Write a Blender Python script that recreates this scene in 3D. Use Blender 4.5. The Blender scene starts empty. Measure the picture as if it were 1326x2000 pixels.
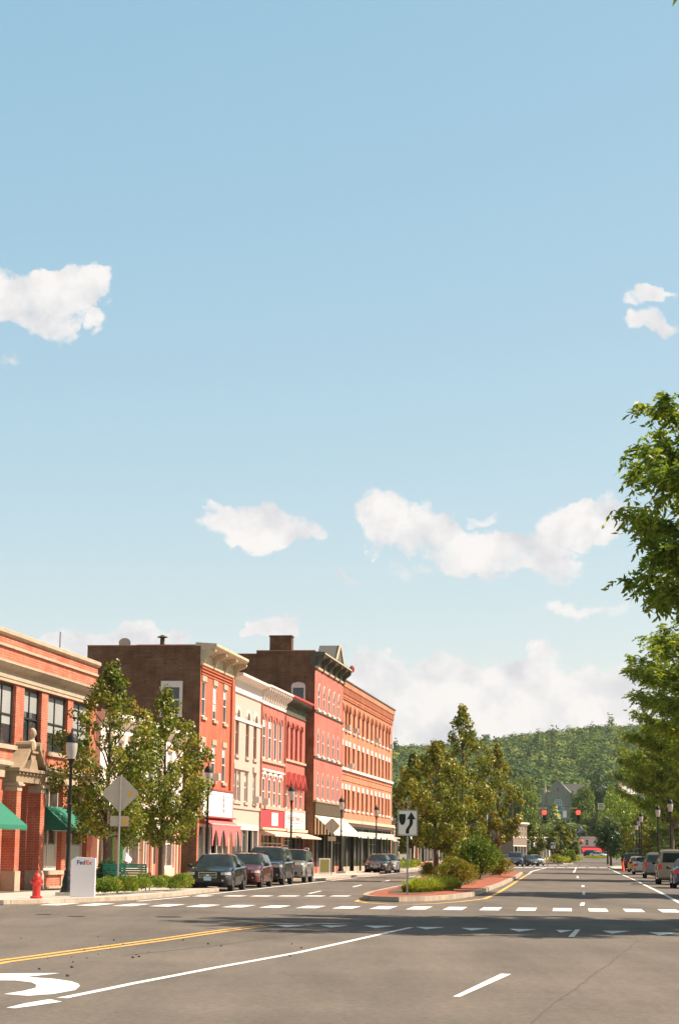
import bpy, math, random
import numpy as np
from mathutils import Vector, Matrix
R_ = math.radians
sc = bpy.context.scene
COL = sc.collection
random.seed(7)
# ------------------------------------------------------------------ camera
CF, CH, ROLL = 3860.0, 1.62, 0.0116
PITCH = math.atan(663.0 / CF)
cam_d = bpy.data.cameras.new('camera'); cam = bpy.data.objects.new('camera', cam_d); COL.objects.link(cam)
cam_d.sensor_fit = 'VERTICAL'; cam_d.sensor_height = 36.0; cam_d.lens = 36.0 * CF / 2000.0
cam_d.clip_start = 0.5; cam_d.clip_end = 9000.0
_r = Vector((1, 0, 0)); _u = Vector((0, -math.sin(PITCH), math.cos(PITCH))); _f = Vector((0, math.cos(PITCH), math.sin(PITCH)))
_r2 = _r * math.cos(ROLL) + _u * math.sin(ROLL); _u2 = -_r * math.sin(ROLL) + _u * math.cos(ROLL)
_m = Matrix((_r2, _u2, -_f)).transposed().to_4x4(); _m.translation = Vector((0, 0, CH))
cam.matrix_world = _m
sc.camera = cam

def ray(x, y):
    u = x - 663.0; v = 1000.0 - y
    a = u * math.cos(ROLL) - v * math.sin(ROLL); b = u * math.sin(ROLL) + v * math.cos(ROLL)
    return (a, CF * math.cos(PITCH) - b * math.sin(PITCH), CF * math.sin(PITCH) + b * math.cos(PITCH))
def G(x, y, z=0.0):                      # surveyed point of the photo on a level plane of height z
    d = ray(x, y); t = (z - CH) / d[2]
    return (d[0] * t, d[1] * t)
def XA(x, Y):                            # lateral position of photo column x at distance Y
    d = ray(x, 1665.0); return d[0] / d[1] * Y
def ZA(x, y, Y):                         # height of photo point at distance Y
    d = ray(x, y); return CH + d[2] / d[1] * Y

# ------------------------------------------------------------------ light, sky, exposure
SUN_AZ, SUN_EL = R_(86.0), R_(48.0)      # azimuth clockwise from +Y
sun_d = bpy.data.lights.new('sun', 'SUN'); sun = bpy.data.objects.new('sun', sun_d); COL.objects.link(sun)
sun_d.energy = 5.0; sun_d.angle = R_(0.53); sun_d.color = (1.0, 0.855, 0.70)
sdir = Vector((math.cos(SUN_EL) * math.sin(SUN_AZ), math.cos(SUN_EL) * math.cos(SUN_AZ), math.sin(SUN_EL)))
sun.rotation_euler = (-sdir).to_track_quat('-Z', 'Y').to_euler()
sc.view_settings.view_transform = 'Standard'; sc.view_settings.look = 'None'
sc.view_settings.gamma = 1.0; sc.view_settings.exposure = 0.92
sc.view_settings.use_curve_mapping = False

world = bpy.data.worlds.new('World'); sc.world = world; world.use_nodes = True
wn = world.node_tree; wn.nodes.clear()
def N(t, kind, **kw):
    n = t.nodes.new(kind)
    for k, v in kw.items(): setattr(n, k, v)
    return n
def M(t, op, a, b=None, c=None, clamp=False):
    n = t.nodes.new('ShaderNodeMath'); n.operation = op; n.use_clamp = clamp
    for i, v in enumerate((a, b, c)):
        if v is None: continue
        if isinstance(v, (int, float)): n.inputs[i].default_value = v
        else: t.links.new(v, n.inputs[i])
    return n.outputs[0]
def MIX(t, f, a, b, mode='MIX'):
    n = t.nodes.new('ShaderNodeMix'); n.data_type = 'RGBA'; n.blend_type = mode; n.clamp_factor = True
    for s, v in ((n.inputs['Factor'], f), (n.inputs[6], a), (n.inputs[7], b)):
        if isinstance(v, (int, float)): s.default_value = v
        elif isinstance(v, tuple): s.default_value = (v[0], v[1], v[2], 1)
        else: t.links.new(v, s)
    return n.outputs[2]
sky = N(wn, 'ShaderNodeTexSky', sky_type='NISHITA'); sky.sun_disc = False
sky.sun_elevation = SUN_EL; sky.sun_rotation = SUN_AZ
sky.altitude = 0; sky.air_density = 1.0; sky.dust_density = 0.6; sky.ozone_density = 1.3
tc = N(wn, 'ShaderNodeTexCoord'); sx = N(wn, 'ShaderNodeSeparateXYZ'); wn.links.new(tc.outputs['Generated'], sx.inputs[0])
yy = M(wn, 'MAXIMUM', sx.outputs[1], 0.05)
ca = M(wn, 'DIVIDE', sx.outputs[0], yy); cb = M(wn, 'DIVIDE', sx.outputs[2], yy)
cv = N(wn, 'ShaderNodeCombineXYZ'); wn.links.new(ca, cv.inputs[0]); wn.links.new(cb, cv.inputs[1])
def noise(scale, detail, rough, off=0.0, lac=2.0):
    mp = N(wn, 'ShaderNodeMapping'); mp.inputs['Location'].default_value = (off, off * 1.7, off * .3); wn.links.new(cv.outputs[0], mp.inputs[0])
    n = N(wn, 'ShaderNodeTexNoise'); n.inputs['Scale'].default_value = scale; n.inputs['Detail'].default_value = detail
    n.inputs['Roughness'].default_value = rough; n.inputs['Lacunarity'].default_value = lac; wn.links.new(mp.outputs[0], n.inputs['Vector'])
    return n.outputs[0]
n1 = noise(38.0, 9.0, 0.66, 3.1); n2 = noise(11.0, 4.0, 0.5, 9.2)
# cumulus banks: direction (photo column,row), radii in the same units, weight
CL = [(20, 560, 80, 52, 1.3), (98, 570, 80, 56, 1.7), (100, 640, 55, 38, .9), (160, 558, 48, 46, 1.05), (178, 618, 40, 16, .6), (70, 610, 90, 40, .8),
      (500, 1034, 112, 36, 1.7), (462, 1010, 55, 30, .9), (555, 1026, 66, 30, .9), (400, 1052, 35, 14, .5),
      (752, 1008, 68, 42, 1.5), (830, 1050, 120, 42, 1.7), (960, 1082, 150, 42, 1.8), (1050, 1060, 70, 40, 1.0), (1140, 1032, 105, 40, 1.6), (1200, 1010, 70, 40, .9),
      (790, 1112, 50, 16, .8), (940, 1002, 40, 14, .65), (1080, 1110, 60, 24, .7),
      (547, 1214, 48, 24, 1.7), (680, 1131, 26, 11, .5),
      (735, 1318, 60, 46, 1.7), (775, 1345, 80, 60, 1.8), (865, 1330, 70, 52, 1.9), (1010, 1325, 110, 46, 1.8), (1060, 1305, 55, 34, 1.5), (960, 1400, 290, 66, 2.6), (1190, 1375, 120, 66, 2.4), (1290, 1360, 90, 60, 1.5), (740, 1420, 140, 70, 1.8),
      (1145, 1194, 100, 17, .75), (1262, 632, 66, 26, .95), (1275, 585, 52, 11, .7),
      (190, 1256, 110, 46, 1.9), (262, 1238, 52, 34, 1.6), (315, 1258, 50, 22, 1.2), (110, 1262, 50, 30, 1.2), (0, 700, 22, 16, .4), (640, 1250, 50, 14, .3)]
wp = N(wn, 'ShaderNodeTexNoise'); wp.inputs['Scale'].default_value = 34.0; wp.inputs['Detail'].default_value = 7.0; wp.inputs['Roughness'].default_value = .58; wn.links.new(cv.outputs[0], wp.inputs['Vector'])
ws = N(wn, 'ShaderNodeSeparateColor'); wn.links.new(wp.outputs['Color'], ws.inputs[0])
wa = M(wn, 'ADD', ca, M(wn, 'MULTIPLY', M(wn, 'SUBTRACT', ws.outputs[0], .5), .050)); wb_ = M(wn, 'ADD', cb, M(wn, 'MULTIPLY', M(wn, 'SUBTRACT', ws.outputs[1], .5), .040))
tot = None
for (px, py, rx, ry, w) in CL:
    d = ray(px, py); a0, b0 = d[0] / d[1], d[2] / d[1]
    da = M(wn, 'MULTIPLY', M(wn, 'SUBTRACT', wa, a0), 3900.0 / rx); db = M(wn, 'MULTIPLY', M(wn, 'SUBTRACT', wb_, b0), 3900.0 / ry)
    q = M(wn, 'MULTIPLY_ADD', da, da, M(wn, 'MULTIPLY', db, db))
    e = M(wn, 'MULTIPLY', M(wn, 'MAXIMUM', M(wn, 'SUBTRACT', 1.55, q), 0.0), w)
    tot = e if tot is None else M(wn, 'MAXIMUM', tot, e)
fld = M(wn, 'ADD', M(wn, 'MINIMUM', tot, 1.6), M(wn, 'MULTIPLY', M(wn, 'SUBTRACT', n1, 0.5), 4.2))
fld = M(wn, 'ADD', fld, M(wn, 'MULTIPLY', M(wn, 'SUBTRACT', n2, 0.5), 2.2))
fld = M(wn, 'MULTIPLY', fld, M(wn, 'MULTIPLY', tot, 1.6, clamp=True))
mr = N(wn, 'ShaderNodeMapRange'); mr.interpolation_type = 'SMOOTHSTEP'; wn.links.new(fld, mr.inputs[0])
mr.inputs[1].default_value = 0.15; mr.inputs[2].default_value = 1.30
mask = M(wn, 'MULTIPLY', mr.outputs[0], M(wn, 'GREATER_THAN', sx.outputs[1], 0.1))
mask = M(wn, 'MULTIPLY', mask, 0.97)
n3 = noise(52.0, 7.0, 0.55, 5.4)
shade = M(wn, 'MULTIPLY', M(wn, 'SUBTRACT', n3, 0.42, clamp=True), 3.2, clamp=True)
XP = 2 ** sc.view_settings.exposure; ST = 0.10
def lin(r, g, b_): return tuple((v / 255 / 12.92 if v < 10 else ((v / 255 + .055) / 1.055) ** 2.4) / (XP * ST) for v in (r, g, b_))
ccol = MIX(wn, shade, lin(253, 249, 246), lin(216, 217, 222))
KS = .085 * 1.464 / (XP * ST)
skyt = MIX(wn, 1.0, sky.outputs[0], (1.10 * 1.22 * KS, 1.0 * .80 * KS, 0.90 * .52 * KS), 'MULTIPLY')
low = N(wn, 'ShaderNodeMapRange'); wn.links.new(sx.outputs[2], low.inputs[0]); low.inputs[1].default_value = .42; low.inputs[2].default_value = .85; low.inputs[3].default_value = 1; low.inputs[4].default_value = .15
add = N(wn, 'ShaderNodeVectorMath', operation='MULTIPLY_ADD'); wn.links.new(low.outputs[0], add.inputs[0]); add.inputs[1].default_value = (.084 / (XP * ST), .325 / (XP * ST), .50 / (XP * ST)); wn.links.new(skyt, add.inputs[2])
mx = MIX(wn, mask, add.outputs[0], ccol)
bg = N(wn, 'ShaderNodeBackground'); bg.inputs[1].default_value = ST
wo = N(wn, 'ShaderNodeOutputWorld'); wn.links.new(mx, bg.inputs[0]); wn.links.new(bg.outputs[0], wo.inputs[0])

# ------------------------------------------------------------------ helpers
def tag(o, label=None, cat=None, group=None, kind=None):
    if label: o['label'] = label
    if cat: o['category'] = cat
    if group: o['group'] = group
    if kind: o['kind'] = kind
    return o
def empty(name, loc=(0, 0, 0), rz=0.0, label=None, cat=None, group=None, parent=None):
    o = bpy.data.objects.new(name, None); COL.objects.link(o); o.location = loc; o.rotation_euler = (0, 0, rz)
    o.empty_display_size = .3
    if parent: o.parent = parent
    return tag(o, label, cat, group)
def children(o): return [c for c in bpy.data.objects if c.parent == o]
KIDS = {}
def link(o, parent=None):
    COL.objects.link(o)
    if parent is not None:
        o.parent = parent; KIDS.setdefault(parent.name, []).append(o)
    return o
def copy_tree(o, parent=None):
    c = o.copy()
    link(c, parent)
    for ch in list(KIDS.get(o.name, [])): copy_tree(ch, c)
    return c
class MB:
    def __init__(s): s.v = []; s.f = []; s.m = []
    def add(s, vs, fs, m=0):
        b = len(s.v); s.v.extend([tuple(p) for p in vs]); s.f.extend([tuple(i + b for i in f) for f in fs]); s.m.extend([m] * len(fs)); return s
    def quad(s, a, b, c, d, m=0): return s.add([a, b, c, d], [(0, 1, 2, 3)], m)
    def poly(s, pts, m=0): return s.add(pts, [tuple(range(len(pts)))], m)
    def box(s, x0, x1, y0, y1, z0, z1, m=0):
        v = [(x0, y0, z0), (x1, y0, z0), (x1, y1, z0), (x0, y1, z0), (x0, y0, z1), (x1, y0, z1), (x1, y1, z1), (x0, y1, z1)]
        return s.add(v, [(0, 3, 2, 1), (4, 5, 6, 7), (0, 1, 5, 4), (1, 2, 6, 5), (2, 3, 7, 6), (3, 0, 4, 7)], m)
    def obox(s, c, sz, rz, m=0):
        k = math.cos(rz); q = math.sin(rz); vs = []
        for dz in (-.5, .5):
            for dx, dy in ((-.5, -.5), (.5, -.5), (.5, .5), (-.5, .5)):
                x = dx * sz[0]; y = dy * sz[1]; vs.append((c[0] + x * k - y * q, c[1] + x * q + y * k, c[2] + dz * sz[2]))
        return s.add(vs, [(0, 3, 2, 1), (4, 5, 6, 7), (0, 1, 5, 4), (1, 2, 6, 5), (2, 3, 7, 6), (3, 0, 4, 7)], m)
    def prism(s, pts, axis, a0, a1, m=0):          # pts 2d; axis x:(y,z) y:(x,z) z:(x,y)
        n = len(pts)
        def P(p, a): return {'x': (a, p[0], p[1]), 'y': (p[0], a, p[1]), 'z': (p[0], p[1], a)}[axis]
        vs = [P(p, a0) for p in pts] + [P(p, a1) for p in pts]
        fs = [(i, (i + 1) % n, n + (i + 1) % n, n + i) for i in range(n)] + [tuple(range(n))[::-1], tuple(range(n, 2 * n))]
        return s.add(vs, fs, m)
    def tube(s, pts, rad, n=8, m=0, cap=True):
        pts = [Vector(p) for p in pts]
        if isinstance(rad, (int, float)): rad = [rad] * len(pts)
        rings = []; b = len(s.v)
        for i, p in enumerate(pts):
            d = (pts[min(i + 1, len(pts) - 1)] - pts[max(i - 1, 0)])
            if d.length < 1e-9: d = Vector((0, 0, 1))
            d.normalize(); a = d.orthogonal().normalized() if i == 0 else (a - d * a.dot(d)).normalized()
            c = d.cross(a)
            for k in range(n):
                t = 2 * math.pi * k / n; s.v.append(tuple(p + (a * math.cos(t) + c * math.sin(t)) * rad[i]))
        for i in range(len(pts) - 1):
            for k in range(n):
                s.f.append((b + i * n + k, b + i * n + (k + 1) % n, b + (i + 1) * n + (k + 1) % n, b + (i + 1) * n + k)); s.m.append(m)
        if cap:
            s.f.append(tuple(b + k for k in range(n))[::-1]); s.m.append(m)
            e = b + (len(pts) - 1) * n; s.f.append(tuple(e + k for k in range(n))); s.m.append(m)
        return s
    def lathe(s, prof, c=(0, 0, 0), n=14, m=0):    # prof [(r,z)]
        b = len(s.v)
        for r, z in prof:
            for k in range(n):
                t = 2 * math.pi * k / n; s.v.append((c[0] + r * math.cos(t), c[1] + r * math.sin(t), c[2] + z))
        for i in range(len(prof) - 1):
            for k in range(n):
                s.f.append((b + i * n + k, b + i * n + (k + 1) % n, b + (i + 1) * n + (k + 1) % n, b + (i + 1) * n + k)); s.m.append(m)
        return s
    def ell(s, c, r, n=12, k=8, m=0):
        prof = [(math.sin(math.pi * i / k), -math.cos(math.pi * i / k)) for i in range(k + 1)]; b = len(s.v)
        for q, z in prof:
            for j in range(n):
                t = 2 * math.pi * j / n; s.v.append((c[0] + r[0] * q * math.cos(t), c[1] + r[1] * q * math.sin(t), c[2] + r[2] * z))
        for i in range(k):
            for j in range(n):
                s.f.append((b + i * n + j, b + i * n + (j + 1) % n, b + (i + 1) * n + (j + 1) % n, b + (i + 1) * n + j)); s.m.append(m)
        return s
    def mesh(s, name, mats, smooth=False):
        me = bpy.data.meshes.new(name); me.from_pydata(s.v, [], s.f)
        if not isinstance(mats, (list, tuple)): mats = [mats]
        for q in mats: me.materials.append(q)
        if len(mats) > 1: me.polygons.foreach_set('material_index', s.m)
        if smooth:
            me.polygons.foreach_set('use_smooth', [True] * len(s.f)); me.set_sharp_from_angle(angle=R_(smooth if smooth > 1 else 40))
        me.update(); return me
    def build(s, name, mats, parent=None, smooth=False, loc=None, rz=0.0):
        o = bpy.data.objects.new(name, s.mesh(name, mats, smooth))
        if loc: o.location = loc
        o.rotation_euler = (0, 0, rz)
        return link(o, parent)
def inst(name, me, parent=None, loc=(0, 0, 0), rz=0.0, sc_=1.0):
    o = bpy.data.objects.new(name, me); o.location = loc; o.rotation_euler = (0, 0, rz)
    o.scale = (sc_,) * 3 if isinstance(sc_, (int, float)) else sc_
    return link(o, parent)
def np_quads(name, V, mat):                  # V (N,4,3)
    n = len(V); me = bpy.data.meshes.new(name); me.vertices.add(n * 4); me.vertices.foreach_set('co', V.reshape(-1).astype(np.float32))
    me.loops.add(n * 4); me.loops.foreach_set('vertex_index', np.arange(n * 4, dtype=np.int32))
    me.polygons.add(n); me.polygons.foreach_set('loop_start', np.arange(0, n * 4, 4, dtype=np.int32)); me.polygons.foreach_set('loop_total', np.full(n, 4, dtype=np.int32))
    me.materials.append(mat); me.update(calc_edges=True); return me

# ------------------------------------------------------------------ materials
def newmat(name):
    m = bpy.data.materials.new(name); m.use_nodes = True; t = m.node_tree; b = t.nodes['Principled BSDF']; return m, t, b
def objvec(t, scale=(1, 1, 1), kind='Object'):
    tcn = t.nodes.new('ShaderNodeTexCoord'); mp = t.nodes.new('ShaderNodeMapping'); mp.inputs['Scale'].default_value = scale
    t.links.new(tcn.outputs[kind], mp.inputs[0]); return mp.outputs[0]
def nz(t, vec, scale, detail=4, rough=.55):
    n = t.nodes.new('ShaderNodeTexNoise'); n.inputs['Scale'].default_value = scale; n.inputs['Detail'].default_value = detail; n.inputs['Roughness'].default_value = rough
    t.links.new(vec, n.inputs['Vector']); return n.outputs[0]
def rampf(t, f, a, b):
    n = t.nodes.new('ShaderNodeMapRange'); n.inputs[1].default_value = a; n.inputs[2].default_value = b; t.links.new(f, n.inputs[0]); return n.outputs[0]
def scl(c, k): return tuple(min(1, x * k) for x in c)
def plain(name, col, rough=.6, var=.12, scale=3.0, metal=0.0, spec=.4, bump=0.0, coat=0.0):
    m, t, b = newmat(name); v = objvec(t)
    f = nz(t, v, scale, 6, .6); f2 = nz(t, v, scale * 9, 3, .6)
    f = M(t, 'ADD', M(t, 'MULTIPLY', f, .6), M(t, 'MULTIPLY', f2, .4))
    c = MIX(t, rampf(t, f, .3, .7), scl(col, 1 - var), scl(col, 1 + var)); t.links.new(c, b.inputs['Base Color'])
    b.inputs['Roughness'].default_value = rough; b.inputs['Metallic'].default_value = metal; b.inputs['Specular IOR Level'].default_value = spec
    if coat: b.inputs['Coat Weight'].default_value = coat; b.inputs['Coat Roughness'].default_value = .03
    if bump:
        bn = t.nodes.new('ShaderNodeBump'); bn.inputs['Strength'].default_value = bump; bn.inputs['Distance'].default_value = .02
        t.links.new(f, bn.inputs['Height']); t.links.new(bn.outputs[0], b.inputs['Normal'])
    return m
def brick(name, c1, c2, mortar, row=.075, width=.22, ms=.012, var=.25):
    m, t, b = newmat(name); tcn = t.nodes.new('ShaderNodeTexCoord'); s = t.nodes.new('ShaderNodeSeparateXYZ'); t.links.new(tcn.outputs['Object'], s.inputs[0])
    cx = t.nodes.new('ShaderNodeCombineXYZ'); t.links.new(M(t, 'ADD', s.outputs[0], s.outputs[1]), cx.inputs[0]); t.links.new(s.outputs[2], cx.inputs[1])
    br = t.nodes.new('ShaderNodeTexBrick'); br.inputs['Scale'].default_value = 1; br.inputs['Mortar Size'].default_value = ms; br.inputs['Brick Width'].default_value = width; br.inputs['Row Height'].default_value = row
    br.inputs['Color1'].default_value = (*c1, 1); br.inputs['Color2'].default_value = (*c2, 1); br.inputs['Mortar'].default_value = (*mortar, 1); t.links.new(cx.outputs[0], br.inputs['Vector'])
    v = objvec(t); f = nz(t, v, .9, 7, .62); g = nz(t, objvec(t, (.5, .5, 3.0)), 2.2, 5, .6)
    c = MIX(t, rampf(t, f, .35, .7), br.outputs[0], scl(tuple((a + q) / 2 for a, q in zip(c1, c2)), 1 - var))
    c = MIX(t, M(t, 'MULTIPLY', rampf(t, g, .5, .8), .35), c, scl(mortar, 1.1))
    st = nz(t, objvec(t, (1.6, 1.6, .16)), 1.4, 5, .65); c = MIX(t, rampf(t, st, .42, .72), c, MIX(t, 1.0, c, (.72, .70, .70), 'MULTIPLY'))
    t.links.new(c, b.inputs['Base Color']); b.inputs['Roughness'].default_value = .88; b.inputs['Specular IOR Level'].default_value = .2
    return m
def leafmat(name, cols, trans=.3, rough=.5, big=.6, bscale=.8, gloss=.05):
    """cols: 4 colours picked per leaf; large-scale noise leans whole clumps towards the first ones"""
    m = bpy.data.materials.new(name); m.use_nodes = True; t = m.node_tree; t.nodes.clear()
    g = t.nodes.new('ShaderNodeNewGeometry'); v = objvec(t); f = nz(t, v, bscale, 3, .5)
    r = M(t, 'ADD', M(t, 'MULTIPLY', g.outputs['Random Per Island'], 1 - big * .5), M(t, 'MULTIPLY', M(t, 'SUBTRACT', rampf(t, f, .3, .7), .5), big))
    cr = t.nodes.new('ShaderNodeValToRGB'); t.links.new(r, cr.inputs[0]); e = cr.color_ramp.elements
    n = len(cols); e[0].position = 0; e[0].color = (*cols[0], 1); e[1].position = 1; e[1].color = (*cols[-1], 1)
    for i in range(1, n - 1):
        q = e.new(i / (n - 1)); q.color = (*cols[i], 1)
    d = t.nodes.new('ShaderNodeBsdfDiffuse'); tr = t.nodes.new('ShaderNodeBsdfTranslucent'); gl = t.nodes.new('ShaderNodeBsdfGlossy'); gl.inputs['Roughness'].default_value = rough
    gl.inputs['Color'].default_value = (.5, .5, .45, 1)
    t.links.new(cr.outputs[0], d.inputs[0]); tc_ = MIX(t, 1.0, cr.outputs[0], (1.25, 1.2, .45), 'MULTIPLY'); t.links.new(tc_, tr.inputs[0])
    m1 = t.nodes.new('ShaderNodeMixShader'); m1.inputs[0].default_value = trans; t.links.new(d.outputs[0], m1.inputs[1]); t.links.new(tr.outputs[0], m1.inputs[2])
    m2 = t.nodes.new('ShaderNodeMixShader'); fr = t.nodes.new('ShaderNodeFresnel'); fr.inputs[0].default_value = 1.35
    t.links.new(M(t, 'MULTIPLY', fr.outputs[0], gloss * 2), m2.inputs[0]); t.links.new(m1.outputs[0], m2.inputs[1]); t.links.new(gl.outputs[0], m2.inputs[2])
    o = t.nodes.new('ShaderNodeOutputMaterial'); t.links.new(m2.outputs[0], o.inputs[0]); return m
def emis(name, col, s):
    m, t, b = newmat(name); b.inputs['Base Color'].default_value = (*col, 1); b.inputs['Emission Color'].default_value = (*col, 1); b.inputs['Emission Strength'].default_value = s; return m
def asphalt():
    m, t, b = newmat('asphalt'); v = objvec(t)
    f = nz(t, v, .22, 6, .6); g = nz(t, v, 14, 4, .7); w = nz(t, objvec(t, (1, .12, 1)), .9, 5, .6); h = nz(t, v, 90, 2, .5)
    k = M(t, 'ADD', M(t, 'ADD', M(t, 'MULTIPLY', f, .30), M(t, 'MULTIPLY', g, .22)), M(t, 'ADD', M(t, 'MULTIPLY', w, .28), M(t, 'MULTIPLY', h, .20)))
    c = MIX(t, rampf(t, k, .40, .60), (.098, .083, .068), (.182, .154, .126))
    gr = nz(t, v, 8, 6, .85); c = MIX(t, rampf(t, gr, .36, .64), MIX(t, 1.0, c, (.78, .78, .79), 'MULTIPLY'), MIX(t, 1.0, c, (1.2, 1.19, 1.17), 'MULTIPLY'))
    ol = nz(t, objvec(t, (1, .18, 1)), .35, 3, .5); c = MIX(t, rampf(t, ol, .5, .68), c, MIX(t, 1.0, c, (.86, .87, .88), 'MULTIPLY'))
    vo = t.nodes.new('ShaderNodeTexVoronoi'); vo.feature = 'DISTANCE_TO_EDGE'; vo.inputs['Scale'].default_value = .16
    wv = t.nodes.new('ShaderNodeVectorMath'); wv.operation = 'ADD'; nn = t.nodes.new('ShaderNodeTexNoise'); nn.inputs['Scale'].default_value = .7; nn.inputs['Detail'].default_value = 6
    t.links.new(v, nn.inputs['Vector']); t.links.new(v, wv.inputs[0]); sc2 = t.nodes.new('ShaderNodeVectorMath'); sc2.operation = 'SCALE'; sc2.inputs['Scale'].default_value = 3.5
    t.links.new(nn.outputs['Color'], sc2.inputs[0]); t.links.new(sc2.outputs[0], wv.inputs[1]); t.links.new(wv.outputs[0], vo.inputs['Vector'])
    cr = M(t, 'MULTIPLY', M(t, 'SUBTRACT', 1.0, rampf(t, vo.outputs['Distance'], 0.0, .0035), clamp=True), M(t, 'MULTIPLY', rampf(t, f, .45, .6), .38))
    c = MIX(t, cr, c, (.055, .05, .045)); t.links.new(c, b.inputs['Base Color'])
    b.inputs['Roughness'].default_value = .9; b.inputs['Specular IOR Level'].default_value = .25
    bn = t.nodes.new('ShaderNodeBump'); bn.inputs['Strength'].default_value = .25; bn.inputs['Distance'].default_value = .01; t.links.new(g, bn.inputs['Height']); t.links.new(bn.outputs[0], b.inputs['Normal'])
    return m
def paint(name, col, bg_=(.15, .13, .11), wear=.75):
    m, t, b = newmat(name); v = objvec(t); f = nz(t, v, 5, 7, .75); g = nz(t, v, .8, 3, .5)
    k = M(t, 'ADD', M(t, 'MULTIPLY', f, .7), M(t, 'MULTIPLY', g, .3))
    c = MIX(t, M(t, 'MULTIPLY', rampf(t, k, .53, .68), wear), col, bg_); t.links.new(c, b.inputs['Base Color']); b.inputs['Roughness'].default_value = .75; return m
def glassmat(name='window_glass', col=(.035, .04, .045), rough=.04, spec=.8):
    m, t, b = newmat(name); v = objvec(t); f = nz(t, v, 1.3, 3, .6)
    c = MIX(t, rampf(t, f, .35, .65), scl(col, .7), scl(col, 1.5)); t.links.new(c, b.inputs['Base Color']); b.inputs['Roughness'].default_value = rough; b.inputs['Specular IOR Level'].default_value = spec
    bn = t.nodes.new('ShaderNodeBump'); bn.inputs['Strength'].default_value = .06; bn.inputs['Distance'].default_value = .05; t.links.new(nz(t, v, .9, 2), bn.inputs['Height']); t.links.new(bn.outputs[0], b.inputs['Normal'])
    return m
def stripes(name, c1, c2, n):
    m, t, b = newmat(name); s = t.nodes.new('ShaderNodeSeparateXYZ'); tcn = t.nodes.new('ShaderNodeTexCoord'); t.links.new(tcn.outputs['Object'], s.inputs[0])
    f = M(t, 'GREATER_THAN', M(t, 'FRACT', M(t, 'MULTIPLY', s.outputs[1], n)), .5)
    t.links.new(MIX(t, f, c1, c2), b.inputs['Base Color']); b.inputs['Roughness'].default_value = .9; return m
MT = {}
MT['asphalt'] = asphalt()
MT['white_paint'] = paint('white_road_paint', (.74, .72, .68)); MT['yellow_paint'] = paint('yellow_road_paint', (.72, .40, .09), wear=.4)
MT['concrete'] = plain('concrete', (.46, .42, .36), .9, .16, 1.2); MT['granite'] = brick('granite_kerb', (.52, .43, .33), (.44, .37, .29), (.20, .15, .11), 6.0, 1.7, .025, .3)
MT['paver'] = brick('red_pavers', (.42, .13, .07), (.34, .10, .06), (.30, .2, .15), .1, .2, .01)
MT['mulch'] = plain('mulch', (.13, .075, .045), .95, .35, 6)
MT['grass'] = plain('lawn', (.10, .14, .045), .95, .3, .6); MT['earth'] = plain('terrain', (.065, .09, .035), .95, .3, .02)
MT['brick_a'] = brick('orange_red_brick', (.62, .16, .09), (.50, .12, .068), (.52, .34, .24), row=.095)
MT['brick_b'] = brick('painted_red_brick', (.56, .16, .09), (.50, .14, .08), (.50, .17, .10), ms=.008)
MT['brick_c'] = brick('rose_red_brick', (.63, .18, .14), (.56, .155, .12), (.60, .22, .17), ms=.008)
MT['brick_d'] = brick('orange_brick', (.66, .245, .14), (.57, .195, .11), (.60, .34, .22), row=.09)
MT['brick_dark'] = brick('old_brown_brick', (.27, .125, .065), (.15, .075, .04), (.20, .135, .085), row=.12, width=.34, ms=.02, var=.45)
MT['cream'] = plain('cream_paint', (.52, .385, .32), .8, .06, 1.0); MT['cream_white'] = plain('white_trim', (.72, .63, .56), .7, .07, 2.0)
MT['stone'] = plain('limestone', (.43, .335, .24), .85, .28, 1.6); MT['stone_dark'] = plain('weathered_stone', (.30, .225, .145), .9, .3, 3.0)
MT['tan_metal'] = plain('tan_cornice_metal', (.52, .43, .29), .7, .2, 3.0); MT['dark_cornice'] = plain('dark_cornice', (.085, .085, .055), .7, .3, 4.0)
MT['slate'] = plain('slate', (.10, .10, .095), .7, .2, 5.0)
MT['red_trim'] = plain('red_trim', (.38, .06, .05), .6, .15, 3.0); MT['pink'] = plain('pink_stucco', (.72, .42, .32), .85, .07, 1.5); MT['salmon'] = plain('salmon_brown', (.42, .18, .11), .85, .1, 2)
MT['maroon'] = plain('maroon_board', (.42, .045, .06), .6, .1, 2); MT['brown_band'] = plain('dark_brown_fascia', (.075, .055, .03), .8, .2, 2)
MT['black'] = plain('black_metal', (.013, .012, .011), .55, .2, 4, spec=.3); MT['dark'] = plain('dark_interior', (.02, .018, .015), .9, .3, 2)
MT['dark_frame'] = plain('dark_window_frame', (.03, .028, .024), .5, .2, 4); MT['grey_metal'] = plain('galvanised_steel', (.36, .35, .33), .45, .12, 5, metal=.6)
MT['glass'] = glassmat(); MT['shop_glass'] = glassmat('shop_glass', (.05, .05, .045), .05, .6)
MT['blind'] = plain('white_blind', (.72, .70, .68), .8, .05, 3); MT['shade_grey'] = plain('grey_roller_shade', (.30, .31, .30), .8, .12, 1.2); MT['leaded_glass'] = plain('leaded_glass', (.20, .24, .27), .3, .3, .8); MT['curtain'] = plain('curtain', (.5, .52, .46), .9, .1, 6)
MT['green_awning'] = plain('green_canvas', (.022, .165, .105), .85, .12, 3); MT['cream_awning'] = plain('cream_canvas', (.74, .62, .47), .85, .06, 2)
MT['striped'] = stripes('striped_canvas', (.62, .45, .26), (.03, .025, .02), 4.2)
MT['pink_awning'] = plain('pink_canvas', (.66, .14, .14), .85, .08, 3); MT['tan_awning'] = plain('tan_canvas', (.66, .46, .34), .85, .08, 3)
MT['hydrant_red'] = plain('hydrant_red', (.62, .03, .02), .4, .1, 4, spec=.5); MT['box_white'] = plain('white_plastic', (.78, .74, .74), .5, .03, 2)
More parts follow.
